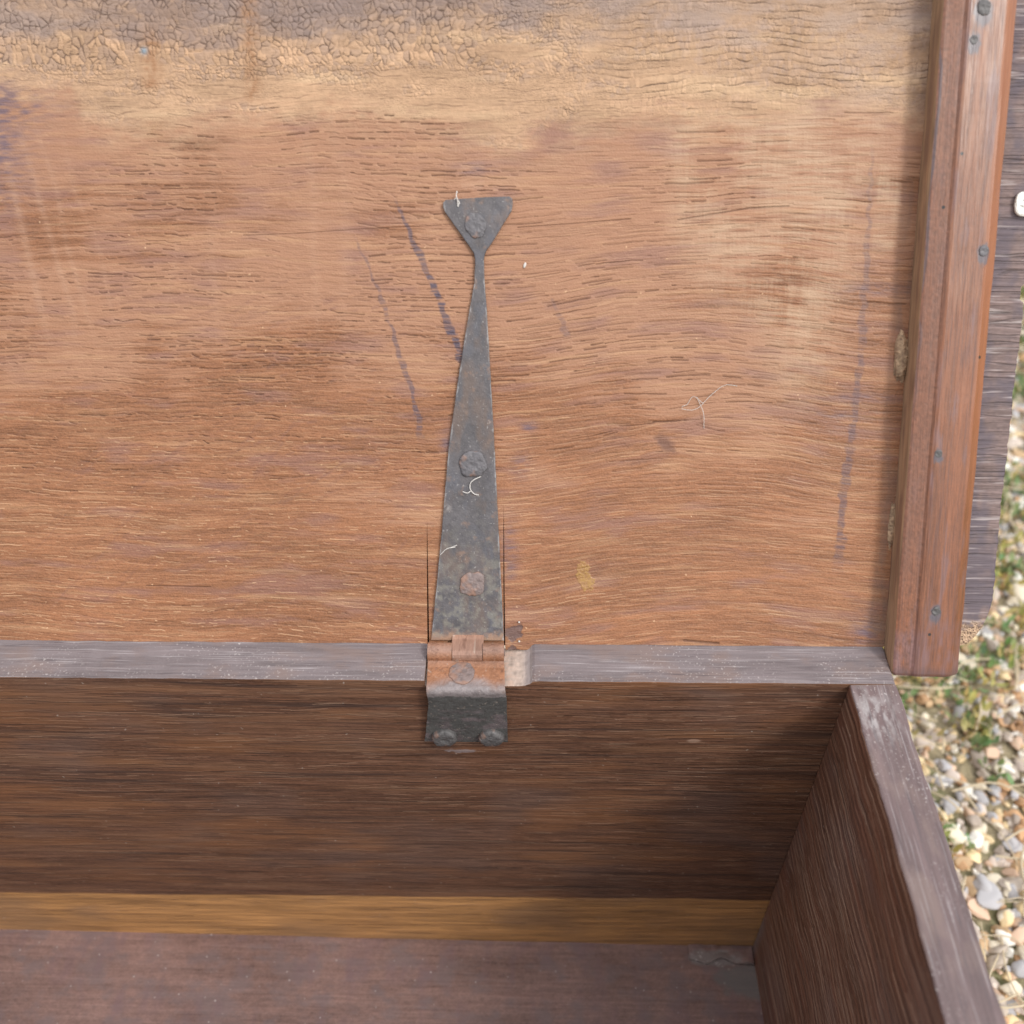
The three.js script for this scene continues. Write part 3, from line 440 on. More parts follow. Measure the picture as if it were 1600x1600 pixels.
// a hammered nail head, face towards +z, uv around its middle
function nailHead(r, h, sd, asp = 1, sq = 0) {
  const g = new THREE.SphereGeometry(1, 28, 12, 0, Math.PI * 2, 0, Math.PI / 2); g.rotateX(Math.PI / 2);
  const p = g.attributes.position;
  for (let i = 0; i < p.count; i++) {
    let x = p.getX(i), y = p.getY(i), z = p.getZ(i); const a = Math.atan2(y, x), q = Math.hypot(x, y);
    const outl = 1 + 0.12 * vn(Math.cos(a) * 1.7 + sd, Math.sin(a) * 1.7 + sd * 0.7) + 0.05 * vn(Math.cos(a) * 5 + sd, Math.sin(a) * 5) + sq * 0.16 * (Math.pow(Math.abs(Math.sin(2 * a)), 1.5) - 0.5);
    const top = Math.pow(Math.max(0, z), 0.42) * (1 + 0.2 * vn(x * 1.3 + sd, y * 1.3 + 3) + 0.06 * vn(x * 4 + sd, y * 4));
    p.setXYZ(i, x * r * outl, y * r * asp * outl, q > 0.999 ? -0.0006 : top * h);
  }
  g.computeVertexNormals(); return setUV(g, (x, y) => [x, y]);
}
// boards: boxes with worn edges, faces mapped in metres; materials: [inside and other faces, rim, outside]
function board(x0, x1, y0, y1, z0, z1, n, wear, map, ax) {
  const r = 0.0012, X = [x0, x1], Y = [y0, y1], Z = [z0, z1], L = ax === 'x' ? [x0, x1] : [z0, z1], A = ax === 'x' ? [z0, z1] : [x0, x1];
  const ring = []; for (const [ca, cy, a0] of [[A[1] - r, y1 - r, 0], [A[0] + r, y1 - r, 1], [A[0] + r, y0 + r, 2], [A[1] - r, y0 + r, 3]]) for (let k = 0; k <= 3; k++) { const t = (a0 + k / 3) * Math.PI / 2; ring.push([ca + r * Math.cos(t), cy + r * Math.sin(t)]); }
  const pos = [], idx = [], m = ring.length, rows = []; for (let i = 0; i <= n; i++) rows.push(i === 1 ? L[0] + 0.0013 : L[0] + (L[1] - L[0]) * i / n);
  rows.forEach((l, j) => ring.forEach(([a, y], i) => { const top = y > y1 - 0.004, w = top ? wear : 0, end = 0; const da = w * (vn(l * 60 + (i < 8 ? 3 : 70), i < 4 ? 1 : 5) + 0.5 * vn(l * 230, i < 4 ? 11 : 15)) , dy = w * 0.8 * vn(l * 45, i < 4 ? 21 : 25) - (top ? end : 0); ax === 'x' ? pos.push(l, y + dy, a + da) : pos.push(a + da + (j === 0 && wear > 0.0004 && a < (A[0] + A[1]) / 2 && y < y1 - 0.0025 ? 0.0016 : 0), y + dy, l); }));
  const flip = ax === 'x';
  for (let j = 0; j < n; j++) for (let i = 0; i < m; i++) { const a = j * m + i, b = j * m + (i + 1) % m, c = a + m, d = b + m; flip ? idx.push(a, d, b, a, c, d) : idx.push(a, b, d, a, d, c); }
  const mid = (j) => { pos.push(ax === 'x' ? rows[j] : (A[0] + A[1]) / 2, (y0 + y1) / 2, ax === 'x' ? (A[0] + A[1]) / 2 : rows[j]); return pos.length / 3 - 1; };
  for (const j of [0, n]) { const c = mid(j); for (let i = 0; i < m; i++) { const a = j * m + i, b = j * m + (i + 1) % m; (j === 0) === flip ? idx.push(c, a, b) : idx.push(c, b, a); } }
  const g0 = new THREE.BufferGeometry(); g0.setAttribute('position', new THREE.Float32BufferAttribute(pos, 3)); g0.setIndex(idx);
  const g = g0.toNonIndexed(); g.computeVertexNormals();
  const p = g.attributes.position, nn = g.attributes.normal, buckets = [[], [], []];
  for (let t = 0; t < p.count; t += 3) buckets[map(nn.getX(t), nn.getY(t), nn.getZ(t))].push(t);
  const parts = buckets.map((B, bi) => { const q = new Float32Array(B.length * 9), N = new Float32Array(B.length * 9), u = new Float32Array(B.length * 6); B.forEach((t, i) => { for (let k = 0; k < 3; k++) { const x = p.getX(t + k), y = p.getY(t + k), z = p.getZ(t + k), ny = Math.abs(nn.getY(t)), nz = Math.abs(nn.getZ(t)), nx = Math.abs(nn.getX(t)); q.set([x, y, z], i * 9 + k * 3); N.set([nn.getX(t), nn.getY(t), nn.getZ(t)], i * 9 + k * 3); u.set(bi === 1 ? [x, z] : nz >= nx ? [x, y] : [z, y], i * 6 + k * 2); } }); const b = new THREE.BufferGeometry(); b.setAttribute('position', new THREE.BufferAttribute(q, 3)); b.setAttribute('normal', new THREE.BufferAttribute(N, 3)); b.setAttribute('uv', new THREE.BufferAttribute(u, 2)); return b; });
  return mergeGeometries(parts.map((b) => b.attributes.position.count ? b : new THREE.BufferGeometry().setAttribute('position', new THREE.Float32BufferAttribute(new Array(9).fill(-0.4), 3)).setAttribute('normal', new THREE.Float32BufferAttribute(new Array(9).fill(0.57), 3)).setAttribute('uv', new THREE.Float32BufferAttribute(new Array(6).fill(0), 2))), true);
}
const TE = 0.025;
// back wall: rim with a notch for the hinge; its profile is extruded from back to front
{
  const top = [[-0.9, 0]]; const hit = (x) => 0.00035 * vn(x * 90, 2) + 0.0002 * vn(x * 400, 9);
  for (let x = -0.89; x < -0.2262; x += 0.006) top.push([x, hit(x)]);
  top.push([-0.2262, -0.0002], [-0.2260, -0.0042], [-0.21, -0.0046], [-0.19, -0.0044], [-0.1758, -0.0043], [-0.1722, -0.0036], [-0.1698, -0.0022], [-0.1685, -0.0006], [-0.1672, 0]);
  for (let x = -0.164; x < 0.0235; x += 0.006) top.push([x, hit(x)]);
  top.push([0.0238, -0.0001], [0.0247, -0.0008], [0.025, -0.002]);
  const s = new THREE.Shape([...top, [0.025, -0.36], [-0.925, -0.36], [-0.925, 0]].map(([x, y]) => new THREE.Vector2(x, y)));
  const g = new THREE.ExtrudeGeometry(s, { depth: TB - 0.0012, bevelEnabled: true, bevelThickness: 0.0006, bevelSize: 0.0006, bevelOffset: -0.0006, bevelSegments: 2, curveSegments: 4 });
  g.translate(0, 0, -TB + 0.0006);
  const flat = g.index ? g.toNonIndexed() : g; const p = flat.attributes.position, n = flat.attributes.normal, bk = [[], [], [], []];
  for (let t = 0; t < p.count; t += 3) { const ny = n.getY(t), cx = (p.getX(t) + p.getX(t + 1) + p.getX(t + 2)) / 3; bk[ny > 0.45 ? (cx > -0.2262 && cx < -0.1672 && Math.min(p.getY(t), p.getY(t + 1), p.getY(t + 2)) < -0.0008 ? 3 : 1) : n.getZ(t) > 0.45 ? 0 : 2].push(t); }
  const parts = bk.map((B, bi) => { const q = [], N = [], u = []; for (const t of B) for (let k = 0; k < 3; k++) { const x = p.getX(t + k), y = p.getY(t + k), z = p.getZ(t + k); q.push(x, y, z); N.push(n.getX(t + k), n.getY(t + k), n.getZ(t + k)); bi === 1 || bi === 3 ? u.push(x, z) : u.push(x, y); } const b = new THREE.BufferGeometry(); b.setAttribute('position', new THREE.Float32BufferAttribute(q, 3)); b.setAttribute('normal', new THREE.Float32BufferAttribute(N, 3)); b.setAttribute('uv', new THREE.Float32BufferAttribute(u, 2)); return b; });
  const NOTCH = mat('notch_wood', paint(160, 96, -0.23, -0.03, 0.07, 0.04, (x, z, o) => { const a = fbm(x / 4, z / 1.4, 4), c = fbm(x / 1.2, z / 3, 3); o[0] = 0.42; o[1] = 0.335; o[2] = 0.285; mulc(o, 1 + 0.35 * a + 0.3 * c); mixc(o, 0.42, 0.25, 0.17, sstep(-174, -182, x) * 0.4 * clamp(0.5 + a * 2)); mixc(o, 0.30, 0.26, 0.26, sstep(-175, -170, x) * 0.8); o[3] = 0.5 + 0.4 * c; o[4] = 0.85; }), 0.0005);
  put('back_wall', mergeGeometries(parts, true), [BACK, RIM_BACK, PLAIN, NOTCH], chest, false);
}
put('end_wall', board(0, TE, -0.36, 0, 0.0004, 0.3755, 130, 0.00045, (nx, ny) => ny > 0.35 ? 1 : nx < -0.3 ? 0 : 2, 'z'), [END, RIM_END, PLAIN], chest, false);
put('end_wall', board(-0.925, -0.9, -0.36, 0, 0.0009, 0.3755, 30, 0.0003, (nx, ny) => ny > 0.35 ? 1 : nx > 0.3 ? 0 : 2, 'z'), [END, RIM_END, PLAIN], chest, false);
put('front_wall', board(-0.925, TE, -0.36, 0, 0.3765, 0.402, 40, 0.0003, (nx, ny) => ny > 0.35 ? 1 : 0, 'x'), [PLAIN, RIM_BACK, PLAIN], chest, false);
{ // bottom board, sunk a little towards the right end; a split slip of wood along the back corner
  const g = new THREE.BoxGeometry(0.905, 0.016, 0.378, 60, 1, 24); g.translate(-0.4475, -0.008, 0.187);
  const p = g.attributes.position; for (let i = 0; i < p.count; i++) { const x = p.getX(i), z = p.getZ(i); p.setY(i, p.getY(i) - 0.3225 - 0.0285 * x * (x > -0.56 ? 1 : 0) + (x <= -0.56 ? 0.016 : 0) + 0.0006 * vn(x * 30, z * 20)); }
  g.computeVertexNormals(); setUV(g, (x, y, z) => [x, z]); put('floor_board', g, FLOOR, chest, false);
  const sl = new THREE.BoxGeometry(0.047, 0.003, 0.0115, 24, 1, 6), q = sl.attributes.position;
  for (let i = 0; i < q.count; i++) { const x = q.getX(i), z = q.getZ(i); q.setXYZ(i, x, q.getY(i) + (q.getY(i) > 0 ? 0.0009 * vn(x * 200, z * 200) : 0), z + (z > 0 ? 0.0022 * vn(x * 90, 3) : 0)); }
  sl.rotateY(-0.02); sl.translate(-0.0245, -0.3208, 0.0062); sl.computeVertexNormals(); setUV(sl, (x, y, z) => [x, z]);
  put('split_slip', sl, FLOOR, chest, false, 'loose split slip of wood in the bottom corner');
}
// ---------------------------------------------------------------- strap hinge
const hinge = group('strap_hinge', chest, 'hand forged iron strap hinge with a flared tip');
const BAR = { y: 0.0012, z: -0.0186, r: 0.0051 };
{
  const O = [[-0.2242, 0.0022], [-0.2212, 0.030], [-0.2176, 0.066], [-0.2138, 0.1086], [-0.2093, 0.140], [-0.2057, 0.1622], [-0.2022, 0.182], [-0.1999, 0.1948], [-0.1996, 0.2060], [-0.2003, 0.2090], [-0.2026, 0.2124], [-0.2090, 0.2212], [-0.2148, 0.2292], [-0.2157, 0.2315], [-0.2157, 0.2340], [-0.2143, 0.2353], [-0.2080, 0.2358], [-0.1945, 0.2367], [-0.1822, 0.2371], [-0.1806, 0.2362], [-0.1802, 0.2335], [-0.1810, 0.2300], [-0.1868, 0.2206], [-0.1921, 0.2124], [-0.1935, 0.2106], [-0.1946, 0.2083], [-0.1950, 0.2055], [-0.1947, 0.1948], [-0.1936, 0.182], [-0.1924, 0.1623], [-0.1909, 0.136], [-0.1893, 0.1086], [-0.1872, 0.0660], [-0.1854, 0.0300], [-0.1841, 0.0022]];
  const dense = []; O.forEach((a, i) => { const b = O[(i + 1) % O.length]; const n = Math.max(1, Math.round(Math.hypot(a[0] - b[0], a[1] - b[1]) / 0.0025)); for (let k = 0; k < n; k++) { const t = k / n; dense.push([a[0] + (b[0] - a[0]) * t + rr(-1, 1) * 0.00009, a[1] + (b[1] - a[1]) * t]); } });
  const g = new THREE.ExtrudeGeometry(new THREE.Shape(dense.map(([x, y]) => new THREE.Vector2(x, y))), { depth: 0.0011, bevelEnabled: true, bevelThickness: 0.0005, bevelSize: 0.0004, bevelOffset: -0.0004, bevelSegments: 2 });
  g.translate(0, 0, 0.0007); setUV(g, (x, y, z) => [x, y + z * 0.3]);
  // tab from the strap that rolls round the pin
  const tabPts = []; const c = new THREE.Vector3(0, BAR.y, BAR.z).applyMatrix4(lidM.clone().invert()), R = BAR.r + 0.0003, th = 0.0019;
  for (let i = 0; i <= 4; i++) tabPts.push([0.0055 + (c.y - 0.0055) * i / 4, 0.0023 + (c.z + R - 0.0023) * sstep(0, 1, i / 4)]);
  for (let i = 1; i <= 14; i++) { const a = Math.PI / 2 - i / 14 * Math.PI * 1.25; tabPts.push([c.y - R * Math.sin(Math.PI / 2 - a), c.z + R * Math.cos(Math.PI / 2 - a)]); }
  const x0 = -0.2119, x1 = -0.1956, pos = [], idx = [], uv = [];
  tabPts.forEach(([s, z], i) => { const q = tabPts[Math.min(i + 1, tabPts.length - 1)], r = tabPts[Math.max(i - 1, 0)]; let tx = q[0] - r[0], tz = q[1] - r[1]; const l = Math.hypot(tx, tz); tx /= l; tz /= l; const nx = tz, nz = -tx; for (const [x, d] of [[x0 - (i < 3 ? 0.0005 : 0), 0], [x1 + (i < 3 ? 0.0005 : 0), 0], [x1, -th], [x0, -th]]) { pos.push(x, s + nx * d, z + nz * d); uv.push(x + d * 0.7, i * 0.0009); } });
  for (let i = 0; i < tabPts.length - 1; i++) for (let k = 0; k < 4; k++) { const a = i * 4 + k, b = i * 4 + (k + 1) % 4; idx.push(a, b, b + 4, a, b + 4, a + 4); }
  const L = (tabPts.length - 1) * 4; idx.push(L, L + 1, L + 2, L, L + 2, L + 3);
  const tb = new THREE.BufferGeometry(); tb.setAttribute('position', new THREE.Float32BufferAttribute(pos, 3)); tb.setAttribute('uv', new THREE.Float32BufferAttribute(uv, 2)); tb.setIndex(idx); const tn = tb.toNonIndexed(); tn.computeVertexNormals();
  put('strap', g.index ? g.toNonIndexed() : g, STRAP, hinge, true);
  put('knuckle', tn, LEAF, hinge, true);
}
{ // lower leaf: rolled round the pin either side of the tab, flat in the notch, bent down the inside of the back wall
  const path = [], yt = -0.0012;
  const arc = (y, z, r, a0, a1, n) => { for (let i = 0; i <= n; i++) { const a = a0 + (a1 - a0) * i / n; path.push([y + r * Math.sin(a), z + r * Math.cos(a)]); } };
  const rolled = (x0, x1) => { const c = new THREE.CylinderGeometry(BAR.r, BAR.r, x1 - x0, 24, 1); c.rotateZ(Math.PI / 2); c.translate((x0 + x1) / 2, BAR.y, BAR.z); return setUV(c, (x, y, z) => [x, 0.005 + (z - BAR.z) - (y - BAR.y) * 0.8]); };
  path.push([yt - 0.0006 + 0.0015, BAR.z + 0.0042], [yt + 0.0004, BAR.z + 0.0062], [yt, BAR.z + 0.0085]); for (let i = 1; i <= 5; i++) path.push([yt + 0.0001 * Math.sin(i), BAR.z + 0.0085 + (0.0022 - BAR.z - 0.0085) * i / 5]);
  arc(yt - 0.0034, 0.0022, 0.0034, Math.PI / 2, 0.05, 6); for (let i = 1; i <= 10; i++) path.push([yt - 0.0034 - 0.0485 * i / 10, 0.0056 - 0.0030 * i / 10]);
  const pos = [], idx = [], uv = [], th = 0.0019, W = 8; let len = 0;
  const xl = (l) => lerpList([[0, -0.2253], [0.032, -0.2243], [0.082, -0.2303]], l), xr = (l) => lerpList([[0, -0.1839], [0.032, -0.1822], [0.082, -0.1817]], l);
  path.forEach(([y, z], i) => {
    if (i) len += Math.hypot(y - path[i - 1][0], z - path[i - 1][1]);
    const q = path[Math.min(i + 1, path.length - 1)], r = path[Math.max(i - 1, 0)]; let ty = q[0] - r[0], tz = q[1] - r[1]; const l = Math.hypot(ty, tz); ty /= l; tz /= l; const ny = tz, nz = -ty;
    const a = xl(len), b = xr(len), ring = []; for (let k = 0; k <= W; k++) ring.push([a + (b - a) * k / W, 0]); for (let k = W; k >= 0; k--) ring.push([a + (b - a) * k / W, -th]);
    ring.forEach(([x, d]) => { const bump = d === 0 ? 0.00018 * vn(x * 220, len * 260) : 0; pos.push(x + 0.0002 * vn(len * 400, x > -0.2 ? 3 : 9), y + ny * (d + bump), z + nz * (d + bump)); uv.push(x, len + 0.005); });
  });
  const m = 2 * W + 2; for (let i = 0; i < path.length - 1; i++) for (let k = 0; k < m; k++) { const a = i * m + k, b = i * m + (k + 1) % m; idx.push(a, a + m, b + m, a, b + m, b); }
  for (const i of [0, path.length - 1]) for (let k = 0; k < W; k++) { const a = i * m + k, b = a + 1, c = i * m + m - 1 - k, d = c - 1; i ? idx.push(a, c, d, a, d, b) : idx.push(a, b, d, a, d, c); }
  const g = new THREE.BufferGeometry(); g.setAttribute('position', new THREE.Float32BufferAttribute(pos, 3)); g.setAttribute('uv', new THREE.Float32BufferAttribute(uv, 2)); g.setIndex(idx);
  const flat = g.toNonIndexed(); flat.computeVertexNormals();
  const all = mergeGeometries([flat, rolled(-0.2254, -0.2122).toNonIndexed(), rolled(-0.1953, -0.1839).toNonIndexed()]);
  put('hinge_leaf', all, LEAF, hinge, false, 'rust orange lower leaf, dark below its bend with the shade of that face painted in');
  const pin = new THREE.CylinderGeometry(0.0022, 0.0022, 0.0424, 14); pin.rotateZ(Math.PI / 2); pin.translate(-0.2046, BAR.y, BAR.z); setUV(pin, (x, y) => [x + 0.2, y]); put('hinge_pin', pin, NAIL_B, hinge, false);
  for (const [x, s, r, h, sd, asp, sq, mm] of [[-0.1993, 0.2228, 0.0052, 0.0009, 3, 1.2, 0, NAIL_A], [-0.2009, 0.1001, 0.0074, 0.0019, 8, 0.97, 0, NAIL_A], [-0.2014, 0.0344, 0.0068, 0.0017, 21, 1, 1, NAIL_B]]) { const n = nailHead(r, h, sd, asp, sq); n.translate(x, s, 0.0023); put('nail', n, mm, hinge, true); }
  const n4 = nailHead(0.0071, 0.0009, 33, 1.05); n4.rotateX(-Math.PI / 2); setUV(n4, (x, y, z) => [x, z]); n4.translate(-0.2063, yt + 0.0001, -0.0064); put('nail', n4, NAIL_B, hinge, false);
  for (const [x, sd] of [[-0.2170, 41], [-0.1908, 57]]) { const n = nailHead(0.0073, 0.0042, sd, 0.92); n.rotateX(-0.1); n.translate(x, -0.0462, 0.0031); put('nail', n, NAIL_C, hinge, false); }
}
// ---------------------------------------------------------------- small things on the lid
const WEB = new THREE.MeshStandardMaterial({ color: new THREE.Color().setRGB(0.62, 0.59, 0.56), roughness: 0.9 }); WEB.name = 'cobweb';
function threads(list, r) { return mergeGeometries(list.map((pts) => new THREE.TubeGeometry(new THREE.CatmullRomCurve3(pts.map(([x, y, z]) => new THREE.Vector3(x / 1000, y / 1000, z / 1000))), 14, r, 5))); }
loose('cobweb', threads([[[-208.6, 239.5, 2.5], [-208.9, 236.5, 3.4], [-207.2, 233.2, 2.8]], [[-210, 235.4, 2.7], [-208.6, 236.2, 3.6], [-208.2, 231.6, 2.6], [-207.4, 234.5, 3.2]]], 0.00028), WEB, 'white wisp of cobweb on the top edge of the hinge tip', 'cobweb');
loose('cobweb_001', threads([[[-196.6, 93.5, 2.7], [-200.6, 91.6, 3.4], [-202.3, 89.5, 3.2], [-202.2, 86.5, 3.2], [-200.2, 84.2, 3.4], [-197.8, 83.4, 2.7]], [[-206.3, 85.2, 2.7], [-203.8, 84.6, 3.3], [-201.6, 86, 3]]], 0.0003), WEB, 'curled white cobweb just below the round nail in mid strap', 'cobweb');
loose('cobweb_002', threads([[[-218.6, 50.6, 2.6], [-215, 54, 3.2], [-210.4, 54.9, 2.7]], [[-213, 54.6, 2.7], [-209.5, 56, 3]]], 0.00022), WEB, 'short white cobweb across the left edge of the lower strap', 'cobweb');
loose('thread', threads([[[-88, 132, 0.4], [-92, 130.5, 1.6], [-84, 129.6, 2], [-76, 137, 1.4], [-68.5, 142.5, 0.6], [-62, 142, 0.4]], [[-83, 136, 0.5], [-79.5, 128, 1.8], [-78.6, 119.5, 0.5]], [[-88, 132, 0.4], [-85, 136.4, 1], [-80, 133, 1.4]]], 0.00013), WEB, 'fine pale curled thread clinging to the lid above its knot', 'thread');
{ const g = new THREE.IcosahedronGeometry(0.001, 2); g.scale(0.7, 1.5, 0.6); g.rotateZ(-0.3); g.translate(-0.174, 0.2032, 0.0006); loose('white_fleck', g, WEB, 'small white fleck on the lid right of the hinge neck', 'fleck'); }
for (const [x, s, n, l] of [[-0.1758, 0.0125, 'white_fleck_001', 'tiny white fleck above the chipped wood beside the hinge foot'], [-0.1757, 0.0015, 'white_fleck_002', 'tiny white fleck where the lid meets the pale hinge notch']]) { const g = new THREE.IcosahedronGeometry(0.00055, 2); g.translate(x, s, 0.0006); loose(n, g, WEB, l, 'fleck'); }
{ // white scrap stuck to the weathered end of the lid
  const s = new THREE.Shape(); s.absellipse(0.0790, 0.2343, 0.0052, 0.0057, 0, Math.PI * 2);
  const g = new THREE.ExtrudeGeometry(s, { depth: 0.0008, bevelEnabled: true, bevelThickness: 0.0006, bevelSize: 0.0006, bevelSegments: 3, curveSegments: 48 });
  const p = g.attributes.position; for (let i = 0; i < p.count; i++) { const x = p.getX(i), y = p.getY(i), a = Math.atan2(y - 0.2343, x - 0.079); const k = 1 + 0.03 * vn(Math.cos(a) * 2 + 9, Math.sin(a) * 2) - 0.045 * Math.cos(4 * a); p.setXYZ(i, 0.079 + (x - 0.079) * k, 0.2343 + (y - 0.2343) * k, p.getZ(i) + 0.0012 + 0.0005 * vn(x * 500, y * 500)); }
  g.computeVertexNormals(); setUV(g, (x, y) => [x, y]);
  const t = paint(128, 128, 0.072, 0.227, 0.014, 0.014, (x, y, o) => { o[0] = 0.8; o[1] = 0.79; o[2] = 0.74; mulc(o, 1 + 0.12 * fbm(x, y, 3)); const d = Math.min(segDist([[77.6, 236], [79.4, 234.6], [78.2, 234.2]], x, y)[0], segDist([[76.2, 233.4], [77.6, 233]], x, y)[0]); mixc(o, 0.2, 0.2, 0.19, sstep(0.55, 0.2, d + 0.3 * vn(x * 3, y * 3)) * 0.8); o[3] = 0.5 + 0.3 * fbm(x / 0.8, y / 0.8, 3); o[4] = 0.6; });
  put('paint_dab', g, mat('white_paint', t, 0.0004), chest, true, 'round white dab on the weathered lid end');
}
{ // mud nest against the batten
  const t = paint(128, 192, 0.01, 0.135, 0.025, 0.04, (x, y, o) => { const n = fbm(x / 2, y / 2, 4), n2 = vn(x / 0.5, y / 0.5); o[0] = 0.40; o[1] = 0.275; o[2] = 0.175; mulc(o, 1 + 0.7 * n + 0.15 * n2); mixc(o, 0.2, 0.12, 0.08, clamp(3 * fbm(x / 1.5 + 9, y / 1.5, 3) - 0.7) * 0.8); o[3] = 0.5 + 0.6 * n; o[4] = 0.95; });
  const M = mat('dry_mud', t, 0.001);
  for (const [x, s, a, b, c, sd] of [[0.0222, 0.157, 0.0034, 0.0125, 0.0038, 3], [0.0242, 0.068, 0.0018, 0.012, 0.0016, 14]]) {
    const g = mergeVertices(new THREE.IcosahedronGeometry(1, 5)), p = g.attributes.position;
    for (let i = 0; i < p.count; i++) { const x1 = p.getX(i), y1 = p.getY(i), z1 = p.getZ(i), k = 1 + 0.28 * fbm(x1 * 2 + sd, y1 * 3 + z1 * 2, 3) + 0.1 * vn(y1 * 9 + sd, x1 * 9 + z1 * 7); p.setXYZ(i, x + x1 * a * k * (x1 < 0 ? 1 : 1.2), s + y1 * b * k, z1 * c * k); }
    g.computeVertexNormals(); setUV(g, (u, v) => [u, v]); loose(sd === 3 ? 'mud_clump' : 'mud_clump_001', g, M, sd === 3 ? 'largest pale lump of dry mud stuck between lid and batten' : 'thin low streak of dry mud along the foot of the batten', 'mud');
  }
}

// ---------------------------------------------------------------- the ground: soil, gravel, weeds, dead grass
function setting(name, geo, m, kind) { const o = new THREE.Mesh(geo, m); o.name = name; o.userData.kind = kind; o.castShadow = o.receiveShadow = true; scene.add(o); return o; }
{
  const t = paint(512, 512, 0, 0, 0.6, 0.6, (x, y, o) => { const n = fbm(x / 60, y / 60, 4), n2 = fbm(x / 6, y / 6, 4); o[0] = 0.25; o[1] = 0.21; o[2] = 0.13; mulc(o, 1 + 0.6 * n2); mixc(o, 0.12, 0.15, 0.05, clamp(n * 2.2) * 0.7); mixc(o, 0.34, 0.28, 0.19, clamp(3 * fbm(x / 3 + 9, y / 3, 3) - 0.7) * 0.8); o[3] = 0.5 + 0.5 * n2; o[4] = 0.95; });
  const g = new THREE.PlaneGeometry(120, 120, 1, 1); g.rotateX(-Math.PI / 2); setUV(g, (x, y, z) => [x, z]); setting('ground', g, mat('soil', t, 0.006), 'structure');
}
const PEBBLE_COLOURS = [[0.72, 0.64, 0.5], [0.8, 0.77, 0.7], [0.55, 0.38, 0.22], [0.48, 0.41, 0.34], [0.45, 0.44, 0.45], [0.6, 0.42, 0.3], [0.74, 0.58, 0.34], [0.36, 0.3, 0.25], [0.62, 0.53, 0.46], [0.5, 0.3, 0.16]];
const green = (x, z) => clamp(0.52 + 2.2 * fbm(x * 9 + 3, z * 9 + 1, 3) + 0.6 * (-z - 0.3));
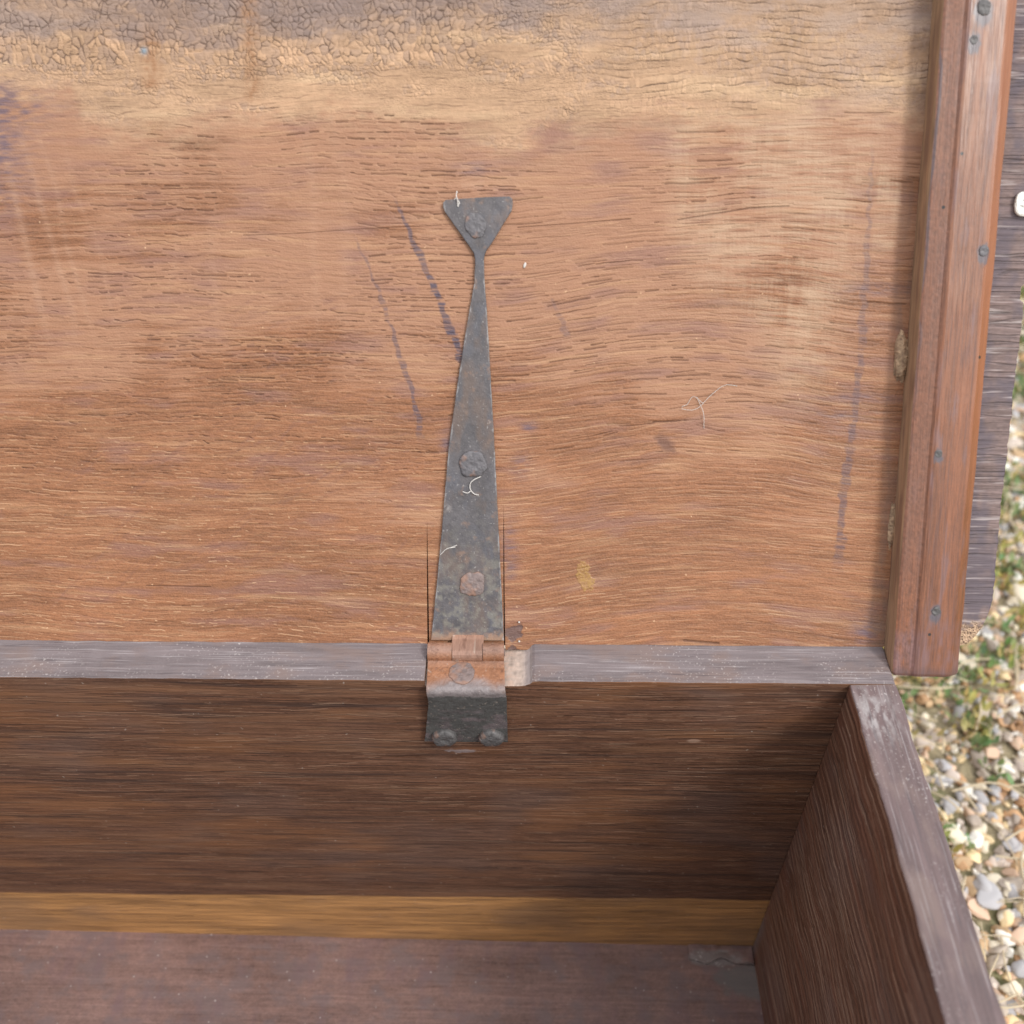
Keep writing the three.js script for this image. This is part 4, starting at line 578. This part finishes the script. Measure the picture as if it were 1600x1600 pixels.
{
  const m = new THREE.MeshStandardMaterial({ roughness: 0.7 }); m.name = 'pebble';
  const mt = new THREE.Matrix4(), q = new THREE.Quaternion(), e = new THREE.Euler(), v = new THREE.Vector3(), sc = new THREE.Vector3(), c = new THREE.Color();
  for (let k = 0; k < 5; k++) {
    const g = mergeVertices(new THREE.IcosahedronGeometry(1, 3)), p = g.attributes.position;
    const cuts = []; for (let i = 0; i < 10; i++) cuts.push([new THREE.Vector3(rr(-1, 1), rr(-1, 1), rr(-1, 1)).normalize(), rr(0.42, 0.9)]);
    for (let i = 0; i < p.count; i++) { v.fromBufferAttribute(p, i); for (const [n, d] of cuts) { const t = v.dot(n) - d; if (t > 0) v.addScaledVector(n, -t * 0.96); } v.multiplyScalar(1 + 0.1 * vn(v.x * 2 + k * 9, v.y * 2 + v.z * 2)); p.setXYZ(i, v.x, v.y, v.z); }
    g.computeVertexNormals();
    const N = 19000, im = new THREE.InstancedMesh(g, m, N); im.name = k ? 'gravel_00' + k : 'gravel'; im.userData.kind = 'stuff'; im.castShadow = im.receiveShadow = true;
    for (let i = 0; i < N; i++) {
      let x, z; const near = i < N * 0.62;
      do { if (near) { x = rr(-0.25, 1.15); z = rr(-1.5, 0.5); } else { x = rr(-2.4, 2.6); z = rr(-3, 2); } } while (x > -0.95 && x < 0.02 && z > -0.02 && z < 0.4);
      let s = 0.0026 + 0.0062 * Math.pow(rnd(), 1.7) + (rnd() < 0.05 ? 0.004 : 0);
      const a = green(x, z); if (rnd() < a * 0.55) s *= 0.62;
      e.set(rr(-0.5, 0.5), rr(0, 6.28), rr(-0.5, 0.5)); q.setFromEuler(e); sc.set(s * rr(0.8, 1.5), s * rr(0.5, 0.85), s * rr(0.75, 1.15)); v.set(x, s * rr(-0.1, 0.75), z);
      im.setMatrixAt(i, mt.compose(v, q, sc)); const pc = PEBBLE_COLOURS[(rnd() * PEBBLE_COLOURS.length) | 0], b = rr(0.85, 1.18); im.setColorAt(i, c.setRGB(pc[0] * b, pc[1] * b, pc[2] * b));
    }
    scene.add(im);
  }
  // weeds: small leaves in tufts
  const leaf = new THREE.PlaneGeometry(1, 2.2, 2, 4), lp = leaf.attributes.position; for (let i = 0; i < lp.count; i++) { const y = (lp.getY(i) + 1.1) / 2.2; lp.setXYZ(i, lp.getX(i) * Math.sin(Math.PI * (0.1 + 0.9 * y)) , y * 2.2, 0.5 * y * y + 0.3 * Math.abs(lp.getX(i))); } leaf.computeVertexNormals();
  const lm = new THREE.MeshPhysicalMaterial({ roughness: 0.7, side: THREE.DoubleSide, transmission: 0.3, thickness: 0 }); lm.name = 'weed_leaf';
  const N = 34000, im = new THREE.InstancedMesh(leaf, lm, N); im.name = 'weeds'; im.userData.kind = 'stuff'; im.castShadow = im.receiveShadow = true;
  let i = 0; while (i < N) {
    const x = i < N * 0.7 ? rr(0.05, 1.15) : rr(-2.4, 2.6), z = i < N * 0.7 ? rr(-1.5, 0.45) : rr(-3, 2); if (x < 0.045 && x > -0.95 && z > -0.03 && z < 0.42) continue;
    if (rnd() > Math.pow(green(x, z), 1.6)) continue;
    const n = 6 + (rnd() * 12 | 0), tone = rnd();
    for (let k = 0; k < n && i < N; k++, i++) { const s = rr(0.0025, 0.007); e.set(-rr(0.2, 1.4), rr(0, 6.28), 0, 'YXZ'); q.setFromEuler(e); v.set(x + rr(-0.013, 0.013), rr(0.001, 0.009), z + rr(-0.013, 0.013)); sc.set(s, s, s); im.setMatrixAt(i, mt.compose(v, q, sc)); tone < 0.6 ? c.setRGB(rr(0.20, 0.32), rr(0.30, 0.42), rr(0.12, 0.18)) : c.setRGB(rr(0.45, 0.58), rr(0.4, 0.5), rr(0.12, 0.2)); im.setColorAt(i, c); }
  }
  scene.add(im);
  // dead grass stalks
  const st = []; for (let k = 0; k < 1600; k++) { const x = rr(0.1, 1.1), z = rr(-1.45, 0.1), a = rr(0, 6.28), L = rr(0.02, 0.10), h = rr(0.006, 0.014); st.push(new THREE.TubeGeometry(new THREE.CatmullRomCurve3([new THREE.Vector3(x, h, z), new THREE.Vector3(x + Math.cos(a) * L * 0.5 + rr(-0.008, 0.008), h + rr(0.002, 0.01), z + Math.sin(a) * L * 0.5), new THREE.Vector3(x + Math.cos(a + 0.3) * L, h * 0.8, z + Math.sin(a + 0.3) * L)]), 8, rr(0.0004, 0.0011), 4)); }
  const sm = new THREE.MeshStandardMaterial({ color: new THREE.Color().setRGB(0.62, 0.52, 0.36), roughness: 0.8 }); sm.name = 'straw'; setting('dead_grass', mergeGeometries(st), sm, 'stuff');
}
renderer.render(scene, camera);
